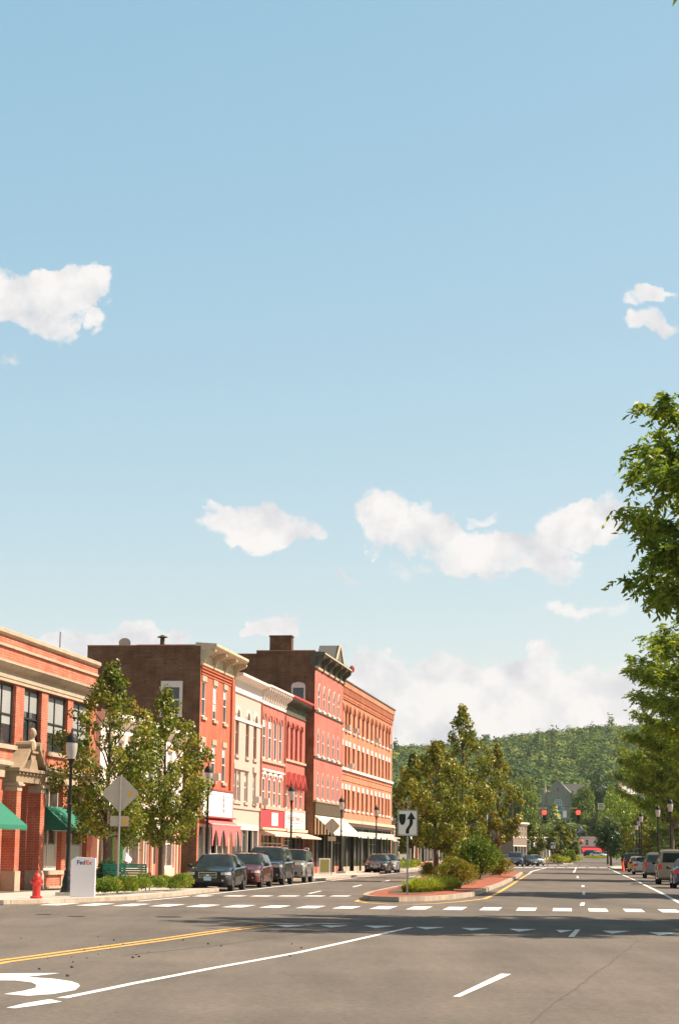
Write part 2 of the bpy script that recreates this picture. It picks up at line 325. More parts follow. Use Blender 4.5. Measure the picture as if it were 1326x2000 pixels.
MT['sign_back'] = plain('aluminium_sign_back', (.50, .43, .33), .6, .08, 4); MT['sign_white'] = plain('sign_white', (.74, .75, .68), .6, .04, 4)
MT['sign_black'] = plain('sign_black', (.012, .012, .012), .6, .1, 4); MT['sticker'] = plain('orange_sticker', (.75, .38, .06), .6, .1, 4)
MT['purple'] = plain('purple_ink', (.06, .02, .16), .6, .02, 4); MT['orange_ink'] = plain('orange_red_ink', (.75, .10, .03), .6, .02, 4); MT['maroon_ink'] = plain('maroon_ink', (.35, .04, .06), .6, .02, 4)
MT['green_bench'] = plain('green_bench_paint', (.04, .22, .15), .5, .1, 3); MT['green_trim'] = plain('bright_green_paint', (.10, .55, .13), .6, .1, 3)
MT['bark'] = plain('bark', (.10, .07, .05), .95, .35, 8, bump=.4); MT['lamp_glass'] = plain('lamp_glass', (.40, .36, .33), .15, .04, 3, spec=.6)
MT['roofing'] = plain('flat_roof', (.12, .11, .10), .95, .2, 1); MT['church_stone'] = plain('church_stone', (.33, .30, .245), .9, .35, 1.2); MT['roof_light'] = plain('pale_slate', (.42, .39, .37), .8, .12, 1)
MT['rubber'] = plain('rubber', (.018, .018, .018), .85, .1, 6); MT['rim'] = plain('wheel_rim', (.48, .47, .46), .3, .1, 5, metal=.8)
MT['carglass'] = glassmat('car_glass', (.02, .03, .03), .02, .7); MT['chrome'] = plain('chrome', (.7, .7, .7), .15, .05, 5, metal=1.0)
MT['headlight'] = plain('headlight_lens', (.45, .44, .42), .12, .3, 9, spec=.8); MT['taillight'] = plain('tail_light_lens', (.55, .03, .02), .2, .1, 6, spec=.6)
MT['plate'] = plain('number_plate', (.35, .48, .62), .5, .05, 6); MT['plastic'] = plain('black_plastic', (.022, .022, .022), .6, .1, 4)
MT['stop_red'] = emis('red_signal_lens', (1.0, .05, .03), 1.6); MT['signal_yellow'] = plain('signal_yellow', (.55, .42, .04), .6, .1, 4)
MT['cone'] = plain('orange_plastic', (.85, .12, .02), .6, .05, 4); MT['ac'] = plain('ac_unit', (.55, .52, .46), .7, .1, 6)
MT['leaf_pear'] = leafmat('pear_leaves', [(.070, .105, .020), (.13, .175, .028), (.23, .245, .040), (.40, .345, .065), (.50, .27, .08)], .30)
MT['leaf_pear2'] = leafmat('turning_pear_leaves', [(.075, .110, .020), (.145, .185, .028), (.26, .255, .040), (.43, .34, .06), (.48, .25, .06)], .30)
MT['leaf_locust'] = leafmat('locust_leaves', [(.10, .165, .035), (.17, .24, .045), (.28, .34, .06), (.46, .45, .09)], .6)
MT['leaf_green'] = leafmat('green_leaves', [(0.081, 0.121, 0.034), (0.135, 0.182, 0.043), (0.203, 0.243, 0.054), (0.284, 0.290, 0.068)], .25, bscale=.35)
MT['leaf_bright'] = leafmat('willow_leaves', [(.12, .19, .03), (.21, .29, .045), (.32, .38, .06), (.44, .44, .08)], .35, bscale=.3)
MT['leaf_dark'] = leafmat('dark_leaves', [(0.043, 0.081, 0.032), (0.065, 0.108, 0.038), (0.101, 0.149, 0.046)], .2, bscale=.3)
MT['leaf_hill'] = leafmat('hill_leaves', [(0.088, 0.142, 0.047), (0.155, 0.209, 0.061), (0.243, 0.290, 0.074), (0.351, 0.351, 0.095)], .15, big=1.5, bscale=.075, gloss=0.0)
MT['leaf_juniper'] = leafmat('juniper_leaves', [(0.095, 0.162, 0.027), (0.189, 0.270, 0.041), (0.351, 0.378, 0.061), (0.620, 0.297, 0.081)], .2)
MT['leaf_grass'] = leafmat('grass_blades', [(.16, .22, .03), (.28, .34, .045), (.42, .44, .06), (.58, .50, .11)], .4)
MT['leaf_rust'] = leafmat('rusty_shrub_leaves', [(.13, .16, .03), (.22, .22, .035), (.40, .29, .05), (.50, .24, .07)], .3)
MT['leaf_shrub'] = leafmat('shrub_leaves', [(0.081, 0.135, 0.027), (0.135, 0.203, 0.034), (0.230, 0.297, 0.047), (0.351, 0.351, 0.068)], .25)
# ------------------------------------------------------------------ ground, roads, pavements
def zg(Y): return 0.0 if Y < 300 else (Y - 300) ** 2 * 2.2e-5 if Y < 700 else 3.52 + (Y - 700) * .0176
def sheet(name, xs, ys, zf, mat, kind='structure'):
    b = MB(); n = len(xs)
    for y in ys:
        for x in xs: b.v.append((x, y, zf(x, y)))
    for j in range(len(ys) - 1):
        for i in range(n - 1):
            b.f.append((j * n + i, j * n + i + 1, (j + 1) * n + i + 1, (j + 1) * n + i)); b.m.append(0)
    o = b.build(name, mat, smooth=60); tag(o, kind=kind); return o
XR = [-4000, -1500, -500, -120, 120, 500, 1500, 4000]
sheet('ground', XR, [-300, 0, 300, 400, 500, 600, 700, 900, 1200, 2500, 6000], lambda x, y: zg(min(y, 1200)) - .35, MT['earth'])
sheet('road', [-90, -60, -20, 20, 60, 100, 150], [-25, 0, 50, 100, 200, 300, 350, 400, 450, 500, 550, 600, 650, 700], lambda x, y: zg(y), MT['asphalt'])
WL0, WL1 = G(438, 1743.5), (6.6, 172.5)
WK = (WL1[0] - WL0[0]) / (WL1[1] - WL0[1])
def WLX(Y): return WL0[0] + WK * (Y - WL0[1])          # white edge line, left carriageway
BP = (-11.96, 80.0); _l = math.hypot(.148, 1); BD = (.148 / _l, 1 / _l); BN = (BD[1], -BD[0]); BROT = math.atan2(BD[1], BD[0])
def BL(s, o=0.0): return (BP[0] + BD[0] * s + BN[0] * o, BP[1] + BD[1] * s + BN[1] * o)
def BLX(Y): return BP[0] + .148 * (Y - 80)
gap = [(82.5, 2.3), (109, 2.3), (111.5, .45), (145, .45), (147, 2.2), (165.5, 2.2), (168, .45), (199, .45), (201, 2.2), (235, 2.2), (238, .5), (290, .5)]
KL = [(-60, 52), (-20, 55.2), (-9.5, 57.6), (-7.9, 60.4), (-6.5, 64.3), (-5.5, 71.3), (-4.75, 79.5), (-5.1, 80.9), (WLX(82.5) - 2.3, 82.5)] + [(WLX(y) - g, y) for y, g in gap[1:]] + [(WLX(300) - 2, 296), (-20, 300)]
def pavement(name, kerb, inner, zk=.13, zi=-.05, mat=None, kname='kerb'):
    b = MB(); k = MB()
    for i in range(len(kerb) - 1):
        (x0, y0), (x1, y1) = kerb[i], kerb[i + 1]; (u0, v0), (u1, v1) = inner[i], inner[i + 1]
        b.quad((x0, y0, zk), (x1, y1, zk), (u1, v1, zi), (u0, v0, zi))
    o = b.build(name, mat or MT['concrete']); tag(o, kind='structure')
    off = []
    for i, p in enumerate(kerb):
        a = Vector(kerb[max(i - 1, 0)]); c = Vector(kerb[min(i + 1, len(kerb) - 1)]); d = (c - a).normalized(); nrm = Vector((d.y, -d.x))
        if (Vector(inner[i]) - Vector(p)).dot(nrm) > 0: nrm = -nrm
        off.append((p[0] + nrm.x * .17, p[1] + nrm.y * .17))
    for i in range(len(kerb) - 1):
        a, c, d, e = kerb[i], kerb[i + 1], off[i + 1], off[i]; z = zk + .012
        k.quad((*a, z), (*c, z), (*d, z), (*e, z)); k.quad((*e, z), (*d, z), (*d, -.02), (*e, -.02))
    o = k.build(kname, MT['granite']); tag(o, kind='structure')
inner = []
for (x, y) in KL:
    inner.append((BLX(y) - 1.5, y) if y > 70 else (min(BLX(70) - 1.5 - (70 - y) * .3, x - .5), max(y + 8, 70) if x > -12 else 75))
inner[0] = (-60, 90); inner[1] = (-25, 88)
pavement('pavement', KL, inner)
# right pavement with its corner bump-out
RL0, RL1 = G(1326, 1763), G(1190, 1697)
RK = (RL1[0] - RL0[0]) / (RL1[1] - RL0[1])
def RLX(Y): return RL0[0] + RK * (Y - RL0[1])
KR = [(60, 66.5), (22, 67.5), (15, 69.0), (13.6, 71.5), (13.4, 76), (13.9, 80), (RLX(84) + 2.6, 84)] + [(RLX(y) + 2.6, y) for y in (110, 140, 170, 200, 214)] + [(RLX(217) + .3, 217), (RLX(250) + .3, 250), (RLX(275) + 1.5, 275), (80, 282)]
innr = [(90, 80), (50, 84), (34, 84), (33, 84), (33, 86), (34, 88), (35, 90)] + [(RLX(y) + 22, y) for y in (110, 140, 170, 200, 214, 217, 250, 275)] + [(110, 290)]
pavement('pavement_right', KR, innr, zi=.1, kname='kerb_right')
b = MB()
for ya, yb in ((90, 140), (140, 190), (190, 240), (240, 272)): b.quad((RLX(ya) + 14, ya, .16), (130, ya, .16), (130, yb, .16), (RLX(yb) + 14, yb, .16))
tag(b.build('lawn', MT['grass']), kind='structure')
# far side of the second crossing: pavements both sides
pavement('pavement_far', [(-20, 318), (WLX(318) - 3, 318), (WLX(330) - .6, 330), (WLX(420) - 1, 420), (WLX(480) + 6, 480)], [(-40, 330), (0, 335), (8, 345), (14, 425), (30, 485)], zk=.35, zi=.5, kname='kerb_far')
# ------------------------------------------------------------------ planted median islands
def island(name, pts, z=.17):
    """pts: closed outline, counter-clockwise"""
    n = len(pts); c = MB(); inn = []
    for i in range(n):
        a = Vector(pts[i - 1]); p = Vector(pts[i]); e = Vector(pts[(i + 1) % n]); d = (e - a).normalized(); inn.append(tuple(p + Vector((-d.y, d.x)) * .2))
    for i in range(n):
        j = (i + 1) % n; c.quad((*pts[i], z), (*pts[j], z), (*inn[j], z), (*inn[i], z)); c.quad((*pts[i], -.02), (*pts[j], -.02), (*pts[j], z), (*pts[i], z))
    tag(c.build(name + '_kerb', MT['granite']), kind='structure')
    return inn
isl = [(.95, 68.6), (1.2, 67.2), (2.1, 66.1), (3.0, 67.1), (4.1, 70.4), (5.1, 75), (6.6, 86.6), (8.4, 101), (10.5, 119.4), (12.8, 140), (15.0, 161), (14.6, 165), (12.5, 166.5), (10.0, 163), (7.4, 145), (5.4, 128.7), (2.9, 90), (1.3, 75), (1.0, 71)]
inn = island('median', isl)
b = MB(); b.poly([(x, y, .165) for x, y in inn]); tag(b.build('median_paving', MT['paver']), kind='structure')
bed = [(2.2, 69.9), (2.9, 70.2), (3.6, 74), (4.4, 80), (5.3, 87), (8.9, 119), (11.2, 140), (12.2, 152), (9.0, 150), (6.1, 128), (3.0, 88), (2.0, 76), (1.9, 71.5)]
b = MB(); b.poly([(x, y, .172) for x, y in bed]); tag(b.build('median_soil', MT['mulch']), kind='structure')
isl2 = [(30.4, 322), (32, 318), (36, 318), (38.2, 323), (40.5, 345), (50, 420), (60, 500), (57, 503), (45, 430), (34.0, 352)]
inn2 = island('median_far', isl2, .2)
b = MB(); b.poly([(x, y, .2 if y < 340 else .2 + zg(y)) for x, y in inn2]); tag(b.build('median_far_soil', MT['mulch']), kind='structure')

# ------------------------------------------------------------------ painted markings
def strip(name, pts, w, mat, z=.004):
    b = MB(); P = [Vector(p) for p in pts]; L = []
    for i, p in enumerate(P):
        d = (P[min(i + 1, len(P) - 1)] - P[max(i - 1, 0)]).normalized(); q = Vector((-d.y, d.x)) * w / 2; L.append((p + q, p - q))
    for i in range(len(P) - 1):
        z0, z1 = z + zg(P[i].y), z + zg(P[i + 1].y)
        b.quad((*L[i][0], z0), (*L[i][1], z0), (*L[i + 1][1], z1), (*L[i + 1][0], z1))
    return tag(b.build(name, mat), kind='structure')
def dense(pts, n=6):
    o = []
    for i in range(len(pts) - 1):
        for k in range(n): o.append(tuple(pts[i][j] + (pts[i + 1][j] - pts[i][j]) * k / n for j in (0, 1)))
    return o + [pts[-1]]
WP, YP = MT['white_paint'], MT['yellow_paint']
b = MB()                                              # near crossing, 17 bars
a0, a1 = Vector(G(167, 1769)), Vector(G(1312, 1782.3)); rd = Vector((.115, 1)).normalized()
for i in range(-1, 17):
    c = a0 + (a1 - a0) * i / 16; hw = (a1 - a0).normalized() * (.29 if i < 8 else .28)
    L = 3.3 if i > 7 else 2.6
    q = [c - hw, c + hw, c + hw + rd * L, c - hw + rd * L]; b.poly([(*p, .004) for p in q])
for px in (385, 452, 505, 558, 610, 660):
    c = Vector(G(px, 1751)); hw = Vector((.33, .02)); q = [c - hw, c + hw, c + hw + rd * 1.6, c - hw + rd * 1.6]; b.poly([(*p, .004) for p in q])
tag(b.build('crosswalk_markings', WP), kind='structure')
b = MB()
for row, yb, L in ((0, 1694.5, 6.5), (1, 1690.0, 7)):
    for px in range(1010, 1190, 21):
        c = Vector(G(px + row * 6, yb)); q = [c + Vector((-.55, 0)), c + Vector((.55, 0)), c + Vector((.55, 0)) + rd * L, c + Vector((-.55, 0)) + rd * L]; b.poly([(*p, .004) for p in q])
tag(b.build('crosswalk_markings_far', WP), kind='structure')
b = MB()                                              # yield triangles
for x0, x1, y0, y1 in ((537, 597, 1807, 1811.5), (626, 681, 1807.3, 1812), (710, 771, 1808, 1813), (811, 869, 1810.5, 1815.5), (900, 956, 1812.5, 1818), (994, 1048, 1814.5, 1820), (1085, 1118, 1816.5, 1822), (1175, 1230, 1818, 1824), (1266, 1323, 1821, 1827)):
    p = [G(x0, y0), G((x0 + x1) / 2 - 8, y1), G(x1, y0 + .6)]; b.poly([(*q, .004) for q in p])
tag(b.build('yield_line', WP), kind='structure')
yl = [(-60, 1890), (0, 1878.5), (80, 1868), (158, 1857), (240, 1846), (317, 1835.5), (422, 1820), (480, 1812.5), (526, 1807.5)]
ys_ = [G(*p) for p in yl]
def offs(pts, d):
    P = [Vector(p) for p in pts]; o = []
    for i, p in enumerate(P):
        t = (P[min(i + 1, len(P) - 1)] - P[max(i - 1, 0)]).normalized(); o.append(tuple(p + Vector((-t.y, t.x)) * d))
    return o
strip('double_yellow_line', offs(ys_, .13), .12, YP); strip('double_yellow_line_inner', offs(ys_, -.13), .12, YP)
wl = [G(*p) for p in [(121, 1950), (195, 1935), (264, 1920.5), (340, 1906), (422, 1890), (500, 1876), (581, 1861), (640, 1848), (700, 1834.5), (760, 1821), (803, 1811.5)]]
strip('turn_lane_line', wl, .13, WP)
b = MB()
for q in ([(13, 1969), (50, 1960), (98, 1952), (122, 1957), (60, 1966), (30, 1970)],):
    b.poly([(*G(*p), .004) for p in q])
tag(b.build('turn_lane_dash', WP), kind='structure')
b = MB()
arr_o = [(-60, 1903), (0, 1902), (60, 1901.3), (118, 1901), (85, 1905), (52, 1908.5), (105, 1912), (140, 1917), (154, 1922), (157, 1926), (148, 1934), (105, 1942), (55, 1945.5), (8, 1942), (45, 1936), (70, 1930), (72, 1924), (62, 1919), (30, 1915.5), (0, 1915.5), (-60, 1917)]
b.poly([(*G(*p), .004) for p in arr_o]); tag(b.build('turn_arrow', WP), kind='structure')
b = MB()
for q in ([(884, 1947), (898, 1947.5), (998, 1903), (978, 1902)], [(1109, 1830), (1121, 1830), (1133, 1815.5), (1123, 1815.5)], [(1131, 1769), (1140, 1769), (1142, 1763), (1134, 1763)],
          [(1136, 1748), (1142, 1748), (1142, 1742.5), (1137, 1742.5)], [(1135, 1732.5), (1141, 1732.5), (1140, 1729), (1135, 1729)], [(1126, 1715), (1130, 1715), (1128, 1711), (1125, 1711)], [(1118, 1704), (1122, 1704), (1126, 1694), (1123.5, 1694)]):
    b.poly([(*G(*p), .004) for p in q])
tag(b.build('lane_dashes', WP), kind='structure')
b = MB()
for q in ([(601, 1745), (606, 1745.6), (629, 1740.6), (625, 1740.2)], [(687, 1732.2), (691, 1732.8), (708, 1728.6), (704, 1728.2)], [(743, 1722.6), (747, 1723), (762, 1719.4), (759, 1719)], [(797, 1713.4), (800, 1713.6), (812, 1711), (809, 1710.8)]):
    b.poly([(*G(*p), .004) for p in q])
tag(b.build('lane_dashes_left', WP), kind='structure')
strip('edge_line_left', [G(270, 1760.5), G(350, 1753), G(400, 1747.5)] + [(WLX(y), y) for y in range(83, 320, 8)], .16, WP)
strip('edge_line_right', [G(1400, 1800), G(1326, 1763), G(1290, 1744), G(1240, 1719.5), G(1200, 1702), G(1189, 1696.5)], .15, WP)
b = MB()
for Y in (84.5, 91.5, 98.5, 106, 113.5, 121, 129, 137, 146, 156):
    x = RLX(Y); b.quad((x - .1, Y - .06, .0045), (x + 2.2, Y - .06, .0045), (x + 2.2, Y + .06, .0045), (x - .1, Y + .06, .0045))
tag(b.build('parking_bay_lines', WP), kind='structure')
yy_ = [G(*p) for p in [(695, 1760.5), (718, 1763.5), (760, 1766.3), (810, 1766.5), (850, 1764.8), (900, 1761), (946, 1755.5), (966.6, 1747.2), (995, 1730), (1015, 1717), (1032, 1707)]]
strip('median_yellow_line', yy_, .16, YP)
strip('median_yellow_line_left', [G(695, 1760.5), G(712, 1754), G(745, 1745.5), G(790, 1730), G(822, 1715)], .13, YP)
strip('median_white_line', [G(1032, 1707), G(1038, 1702), G(1062, 1696), G(1068, 1694)], .22, WP)
# iron covers, cracks and grit
b = MB()
for px, py, r in ((330, 1791, .34), (86, 1786, .2), (150, 1790, .22)):
    c = G(px, py); b.poly([(c[0] + r * math.cos(t * math.pi / 8), c[1] + r * math.sin(t * math.pi / 8), .005) for t in range(16)])
tag(b.build('manhole_covers', MT['black']), kind='structure')
crk = [(1245, 1836), (1228, 1852), (1205, 1868), (1190, 1882), (1160, 1902), (1145, 1913), (1110, 1940), (1085, 1957), (1050, 1985), (1030, 2010)]
rnd = random.Random(3); pts = []
for p in dense(crk, 5): pts.append(G(p[0] + rnd.uniform(-2.5, 2.5), p[1] + rnd.uniform(-1, 1)))
MT['crack'] = plain('crack_tar', (.095, .08, .066), .9, .1, 4)
strip('road_crack', pts, .02, MT['crack'], .003)
pts = [G(p[0] + rnd.uniform(-3, 3), p[1] + rnd.uniform(-.6, .6)) for p in dense([(240, 1866), (330, 1857), (430, 1846), (520, 1833), (600, 1823)], 5)]
strip('road_seam', pts, .03, MT['crack'], .003)
b = MB()
for i in range(26):
    px, py = rnd.choice([(rnd.gauss(300, 70), rnd.gauss(1862, 14)), (rnd.uniform(30, 700), rnd.uniform(1815, 1900)), (rnd.gauss(120, 60), rnd.gauss(1875, 14))]); c = G(px, py); r = rnd.uniform(.010, .026)
    b.ell((c[0], c[1], r * .5), (r, r * rnd.uniform(.6, 1), r * .7), 6, 4)
tag(b.build('grit', MT['crack']), kind='stuff')
# ------------------------------------------------------------------ building kit (local frame: x along the front, -y towards the street, z up)
def arch_pts(x0, x1, zs, z1, kind, n=8):
    c = (x0 + x1) / 2; r = (x1 - x0) / 2; P = []
    if kind == 'gothic':
        for i in range(n + 1):
            t = i / n; x = x0 + (x1 - x0) * t; u = abs(2 * t - 1); P.append((x, zs + (z1 - zs) * (1 - u ** 1.6)))
    else:
        for i in range(n + 1):
            a = math.pi * (1 - i / n); P.append((c + r * math.cos(a), zs + (z1 - zs) * math.sin(a)))
    return P
def opening(x0, x1, z0, z1, kind='rect', spring=None): return dict(x0=x0, x1=x1, z0=z0, z1=z1, k=kind, zs=z1 if kind == 'rect' else (spring if spring is not None else z1 - (x1 - x0) / 2))
def outline(h):
    if h['k'] == 'rect': return [(h['x0'], h['z0']), (h['x1'], h['z0']), (h['x1'], h['z1']), (h['x0'], h['z1'])]
    return [(h['x0'], h['z0']), (h['x1'], h['z0'])] + arch_pts(h['x0'], h['x1'], h['zs'], h['z1'], h['k'])[::-1]
def wall_face(mb, x0, x1, z0, z1, holes, dep=.2, y=0.0, m=0, mr=None):
    mr = m if mr is None else mr
    xs = sorted({x0, x1} | {h[k] for h in holes for k in ('x0', 'x1')}); zs = sorted({z0, z1} | {h[k] for h in holes for k in ('z0', 'z1')})
    for j in range(len(zs) - 1):
        i = 0
        while i < len(xs) - 1:
            def inside(q):
                cx = (xs[q] + xs[q + 1]) / 2; cz = (zs[j] + zs[j + 1]) / 2
                return any(h['x0'] < cx < h['x1'] and h['z0'] < cz < h['z1'] for h in holes)
            if inside(i): i += 1; continue
            e = i
            while e + 1 < len(xs) - 1 and not inside(e + 1): e += 1
            mb.quad((xs[i], y, zs[j]), (xs[e + 1], y, zs[j]), (xs[e + 1], y, zs[j + 1]), (xs[i], y, zs[j + 1]), m); i = e + 1
    for h in holes:
        P = outline(h); n = len(P)
        for i in range(n):
            a, c = P[i], P[(i + 1) % n]; mb.quad((a[0], y, a[1]), (c[0], y, c[1]), (c[0], y + dep, c[1]), (a[0], y + dep, a[1]), mr)
        if h['k'] != 'rect':
            A = arch_pts(h['x0'], h['x1'], h['zs'], h['z1'], h['k'])
            for i in range(len(A) - 1):
                a, c = A[i], A[i + 1]; mb.quad((a[0], y, a[1]), (c[0], y, c[1]), (c[0], y, h['z1']), (a[0], y, h['z1']), m)
WR = random.Random(5)
def window(parent, h, dep=.2, y=0.0, fm=None, gm=None, fw=.07, sash=True, mull=0, blind=0.0, sill=None, lintel=None, lw=.12, lh=.3, hood=None, ac=False, name='window', bm=None):
    """one window: frame mesh, with pane, blind, sill and lintel as its own pieces"""
    fm = fm or MT['cream_white']; gm = gm or MT['glass']
    P = outline(h); n = len(P); cx = sum(p[0] for p in P) / n; cz = (h['z0'] + h['z1']) / 2; W = h['x1'] - h['x0']; Ht = h['z1'] - h['z0']
    I = [(cx + (p[0] - cx) * (1 - 2 * fw / W), cz + (p[1] - cz) * (1 - 2 * fw / Ht)) for p in P]
    ya, yb = y + dep - .09, y + dep - .005; f = MB()
    for i in range(n):
        j = (i + 1) % n; f.quad((P[i][0], ya, P[i][1]), (P[j][0], ya, P[j][1]), (I[j][0], ya, I[j][1]), (I[i][0], ya, I[i][1])); f.quad((I[i][0], ya, I[i][1]), (I[j][0], ya, I[j][1]), (I[j][0], yb, I[j][1]), (I[i][0], yb, I[i][1]))
    if sash: zz = h['z0'] + Ht * .5; f.box(h['x0'] + fw, h['x1'] - fw, ya + .01, yb, zz - .03, zz + .03)
    for k in range(mull):
        xm = h['x0'] + W * (k + 1) / (mull + 1); f.box(xm - .035, xm + .035, ya + .013, yb, h['z0'] + fw, h['z1'] - fw if h['k'] == 'rect' else h['zs'])
    w = f.build(name, fm, parent)
    g = MB(); yp = yb - .015; g.poly([(p[0], yp, p[1]) for p in I]); g.build('pane', gm, w)
    blind *= WR.choice((0, .6, 1, 1, 1.3, 1.8))
    if blind > 0:
        bb = MB(); zt = h['z1'] - fw - .02 if h['k'] == 'rect' else h['zs']; bb.box(h['x0'] + fw + .01, h['x1'] - fw - .01, yp - .012, yp - .004, zt - Ht * blind, zt); bb.build('blind', bm or MT['blind'], w)
    if sill: s = MB(); s.box(h['x0'] - .12, h['x1'] + .12, y - .11, y + .02, h['z0'] - .17, h['z0'] - .002); s.build('sill', sill, w)
    if lintel: s = MB(); s.box(h['x0'] - lw, h['x1'] + lw, y - .06, y + .02, h['z1'] + .003, h['z1'] + lh); s.build('lintel', lintel, w)
    if hood:
        A = arch_pts(h['x0'] - .02, h['x1'] + .02, h['zs'], h['z1'] + .02, h['k'] if h['k'] != 'rect' else 'seg', 8); t = hood[1]; s = MB(); c0 = cx
        B_ = [(c0 + (p[0] - c0) * (1 + 2 * t / W), h['zs'] + (p[1] - h['zs']) * (1 + t / max(.15, h['z1'] - h['zs'])) + (0 if 0 < i < 8 else 0)) for i, p in enumerate(A)]
        for i in range(8):
            s.quad((A[i][0], y - .09, A[i][1]), (A[i + 1][0], y - .09, A[i + 1][1]), (B_[i + 1][0], y - .09, B_[i + 1][1]), (B_[i][0], y - .09, B_[i][1]))
            s.quad((B_[i][0], y - .09, B_[i][1]), (B_[i + 1][0], y - .09, B_[i + 1][1]), (B_[i + 1][0], y + .01, B_[i + 1][1]), (B_[i][0], y + .01, B_[i][1]))
            s.quad((A[i][0], y - .09, A[i][1]), (A[i][0], y + .01, A[i][1]), (A[i + 1][0], y + .01, A[i + 1][1]), (A[i + 1][0], y - .09, A[i + 1][1]))
        s.build('hood', hood[0], w)
    if ac:
        s = MB(); s.box(cx - .3, cx + .3, y - .38, yp - .02, h['z0'] + .02, h['z0'] + .42)
        for k in range(5): s.box(cx - .27, cx + .27, y - .395, y - .38, h['z0'] + .07 + k * .065, h['z0'] + .10 + k * .065)
        s.build('air_conditioner', MT['ac'], w)
    return w
def shell(mb, W, D, z0, z1, m=0, roofz=None, mroof=None):
    """side, back walls with parapet; roof slab"""
    mb.quad((0, 0, z0), (0, 0, z1), (0, D, z1), (0, D, z0), m); mb.quad((W, 0, z0), (W, D, z0), (W, D, z1), (W, 0, z1), m); mb.quad((0, D, z0), (0, D, z1), (W, D, z1), (W, D, z0), m)
    t = .3; rz = roofz if roofz is not None else z1 - .5
    mb.quad((0, 0, z1), (W, 0, z1), (W, t, z1), (0, t, z1), m); mb.quad((0, t, z1), (t, t, z1), (t, D, z1), (0, D, z1), m); mb.quad((W - t, t, z1), (W, t, z1), (W, D, z1), (W - t, D, z1), m)
    mb.quad((0, t, z1), (W, t, z1), (W, t, rz), (0, t, rz), m); mb.quad((t, t, z1), (t, t, rz), (t, D, rz), (t, D, z1), m); mb.quad((W - t, t, z1), (W - t, D, z1), (W - t, D, rz), (W - t, t, rz), m)
def roof(parent, W, D, z, mat=None):
    b = MB(); b.box(.3, W - .3, .3, D, z - .2, z); return b.build('roof', mat or MT['roofing'], parent)
def cornice(parent, x0, x1, prof, mat, name='cornice'):
    b = MB(); b.prism(prof, 'x', x0, x1); return b.build(name, mat, parent)
def brackets(parent, xs, w, y1, z0, z1, mat):
    for x in xs: b = MB(); bracket(b, x, w, y1, z0, z1); b.build('cornice_bracket', mat, parent)
def bracket(mb, x, w, y1, z0, z1, m=0):            # scrolled bracket, projecting to y=-y1 at the top
    P = [(0.0, z0), (-y1 * .25, z0 + (z1 - z0) * .12), (-y1 * .38, z0 + (z1 - z0) * .5), (-y1 * .85, z0 + (z1 - z0) * .72), (-y1, z0 + (z1 - z0) * .85), (-y1, z1), (0.0, z1)]
    mb.prism(P, 'x', x - w / 2, x + w / 2, m)
def bld(name, s0, o, label, group='old shop buildings along the left side of the street', cat='building'):
    x, y = BL(s0, o); return empty(name, (x, y, 0), BROT, label, cat, group)
def band(parent, x0, x1, z0, z1, p, mat, name='string_course'):
    b = MB(); b.box(x0, x1, -p, .02, z0, z1); return b.build(name, mat, parent)
def shopfront(parent, x0, x1, z0, z1, doors, mat, bulk=.55, posts=3, y=.0, dep=.9, bulkmat=None, tran=.0):
    """recessed timber shopfront: posts and rails, bulkhead, glass, door"""
    f = MB(); f.box(x0, x0 + .12, y, y + .2, z0, z1); f.box(x1 - .12, x1, y, y + .2, z0, z1); f.box(x0 + .12, x1 - .12, y + .003, y + .18, z1 - .16, z1)
    if tran: f.box(x0 + .12, x1 - .12, y + .02, y + .15, z1 - tran, z1 - tran + .09)
    n = posts
    for k in range(1, n + 1):
        xm = x0 + (x1 - x0) * k / (n + 1); f.box(xm - .05, xm + .05, y + .01, y + .17, z0, z1 - .16)
    sf = f.build('shopfront', mat, parent)
    g = MB(); b2 = MB(); xs = [x0 + (x1 - x0) * k / (n + 1) for k in range(n + 2)]
    for k in range(n + 1):
        a, c = xs[k] + .05, xs[k + 1] - .05
        if k in doors:
            d = MB(); yd = y + dep; d.box(a, a + .1, yd, yd + .06, z0, z1 - .5); d.box(c - .1, c, yd, yd + .06, z0, z1 - .5); d.box(a + .1, c - .1, yd, yd + .06, z1 - .62, z1 - .5); d.box(a + .1, c - .1, yd, yd + .06, z0, z0 + .3)
            dd = d.build('door', mat, parent); q = MB(); q.quad((a + .1, yd + .03, z0 + .3), (c - .1, yd + .03, z0 + .3), (c - .1, yd + .03, z1 - .62), (a + .1, yd + .03, z1 - .62)); q.build('pane', MT['shop_glass'], dd)
            hnd = MB(); hnd.box(a + .13, a + .16, yd - .05, yd, z0 + .9, z0 + 1.25); hnd.build('handle', MT['chrome'], dd)
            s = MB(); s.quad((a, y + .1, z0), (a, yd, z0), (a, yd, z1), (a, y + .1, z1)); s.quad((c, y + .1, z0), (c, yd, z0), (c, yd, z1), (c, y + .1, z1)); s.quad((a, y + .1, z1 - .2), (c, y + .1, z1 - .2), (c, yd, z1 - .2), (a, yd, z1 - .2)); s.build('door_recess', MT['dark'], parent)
        else:
            b2 = MB(); g = MB(); b2.box(a, c, y + .04, y + .16, z0, z0 + bulk); b2.build('bulkhead', bulkmat or mat, sf); g.quad((a, y + .1, z0 + bulk), (c, y + .1, z0 + bulk), (c, y + .1, z1 - .16), (a, y + .1, z1 - .16)); g.build('pane', MT['shop_glass'], sf)
    return sf
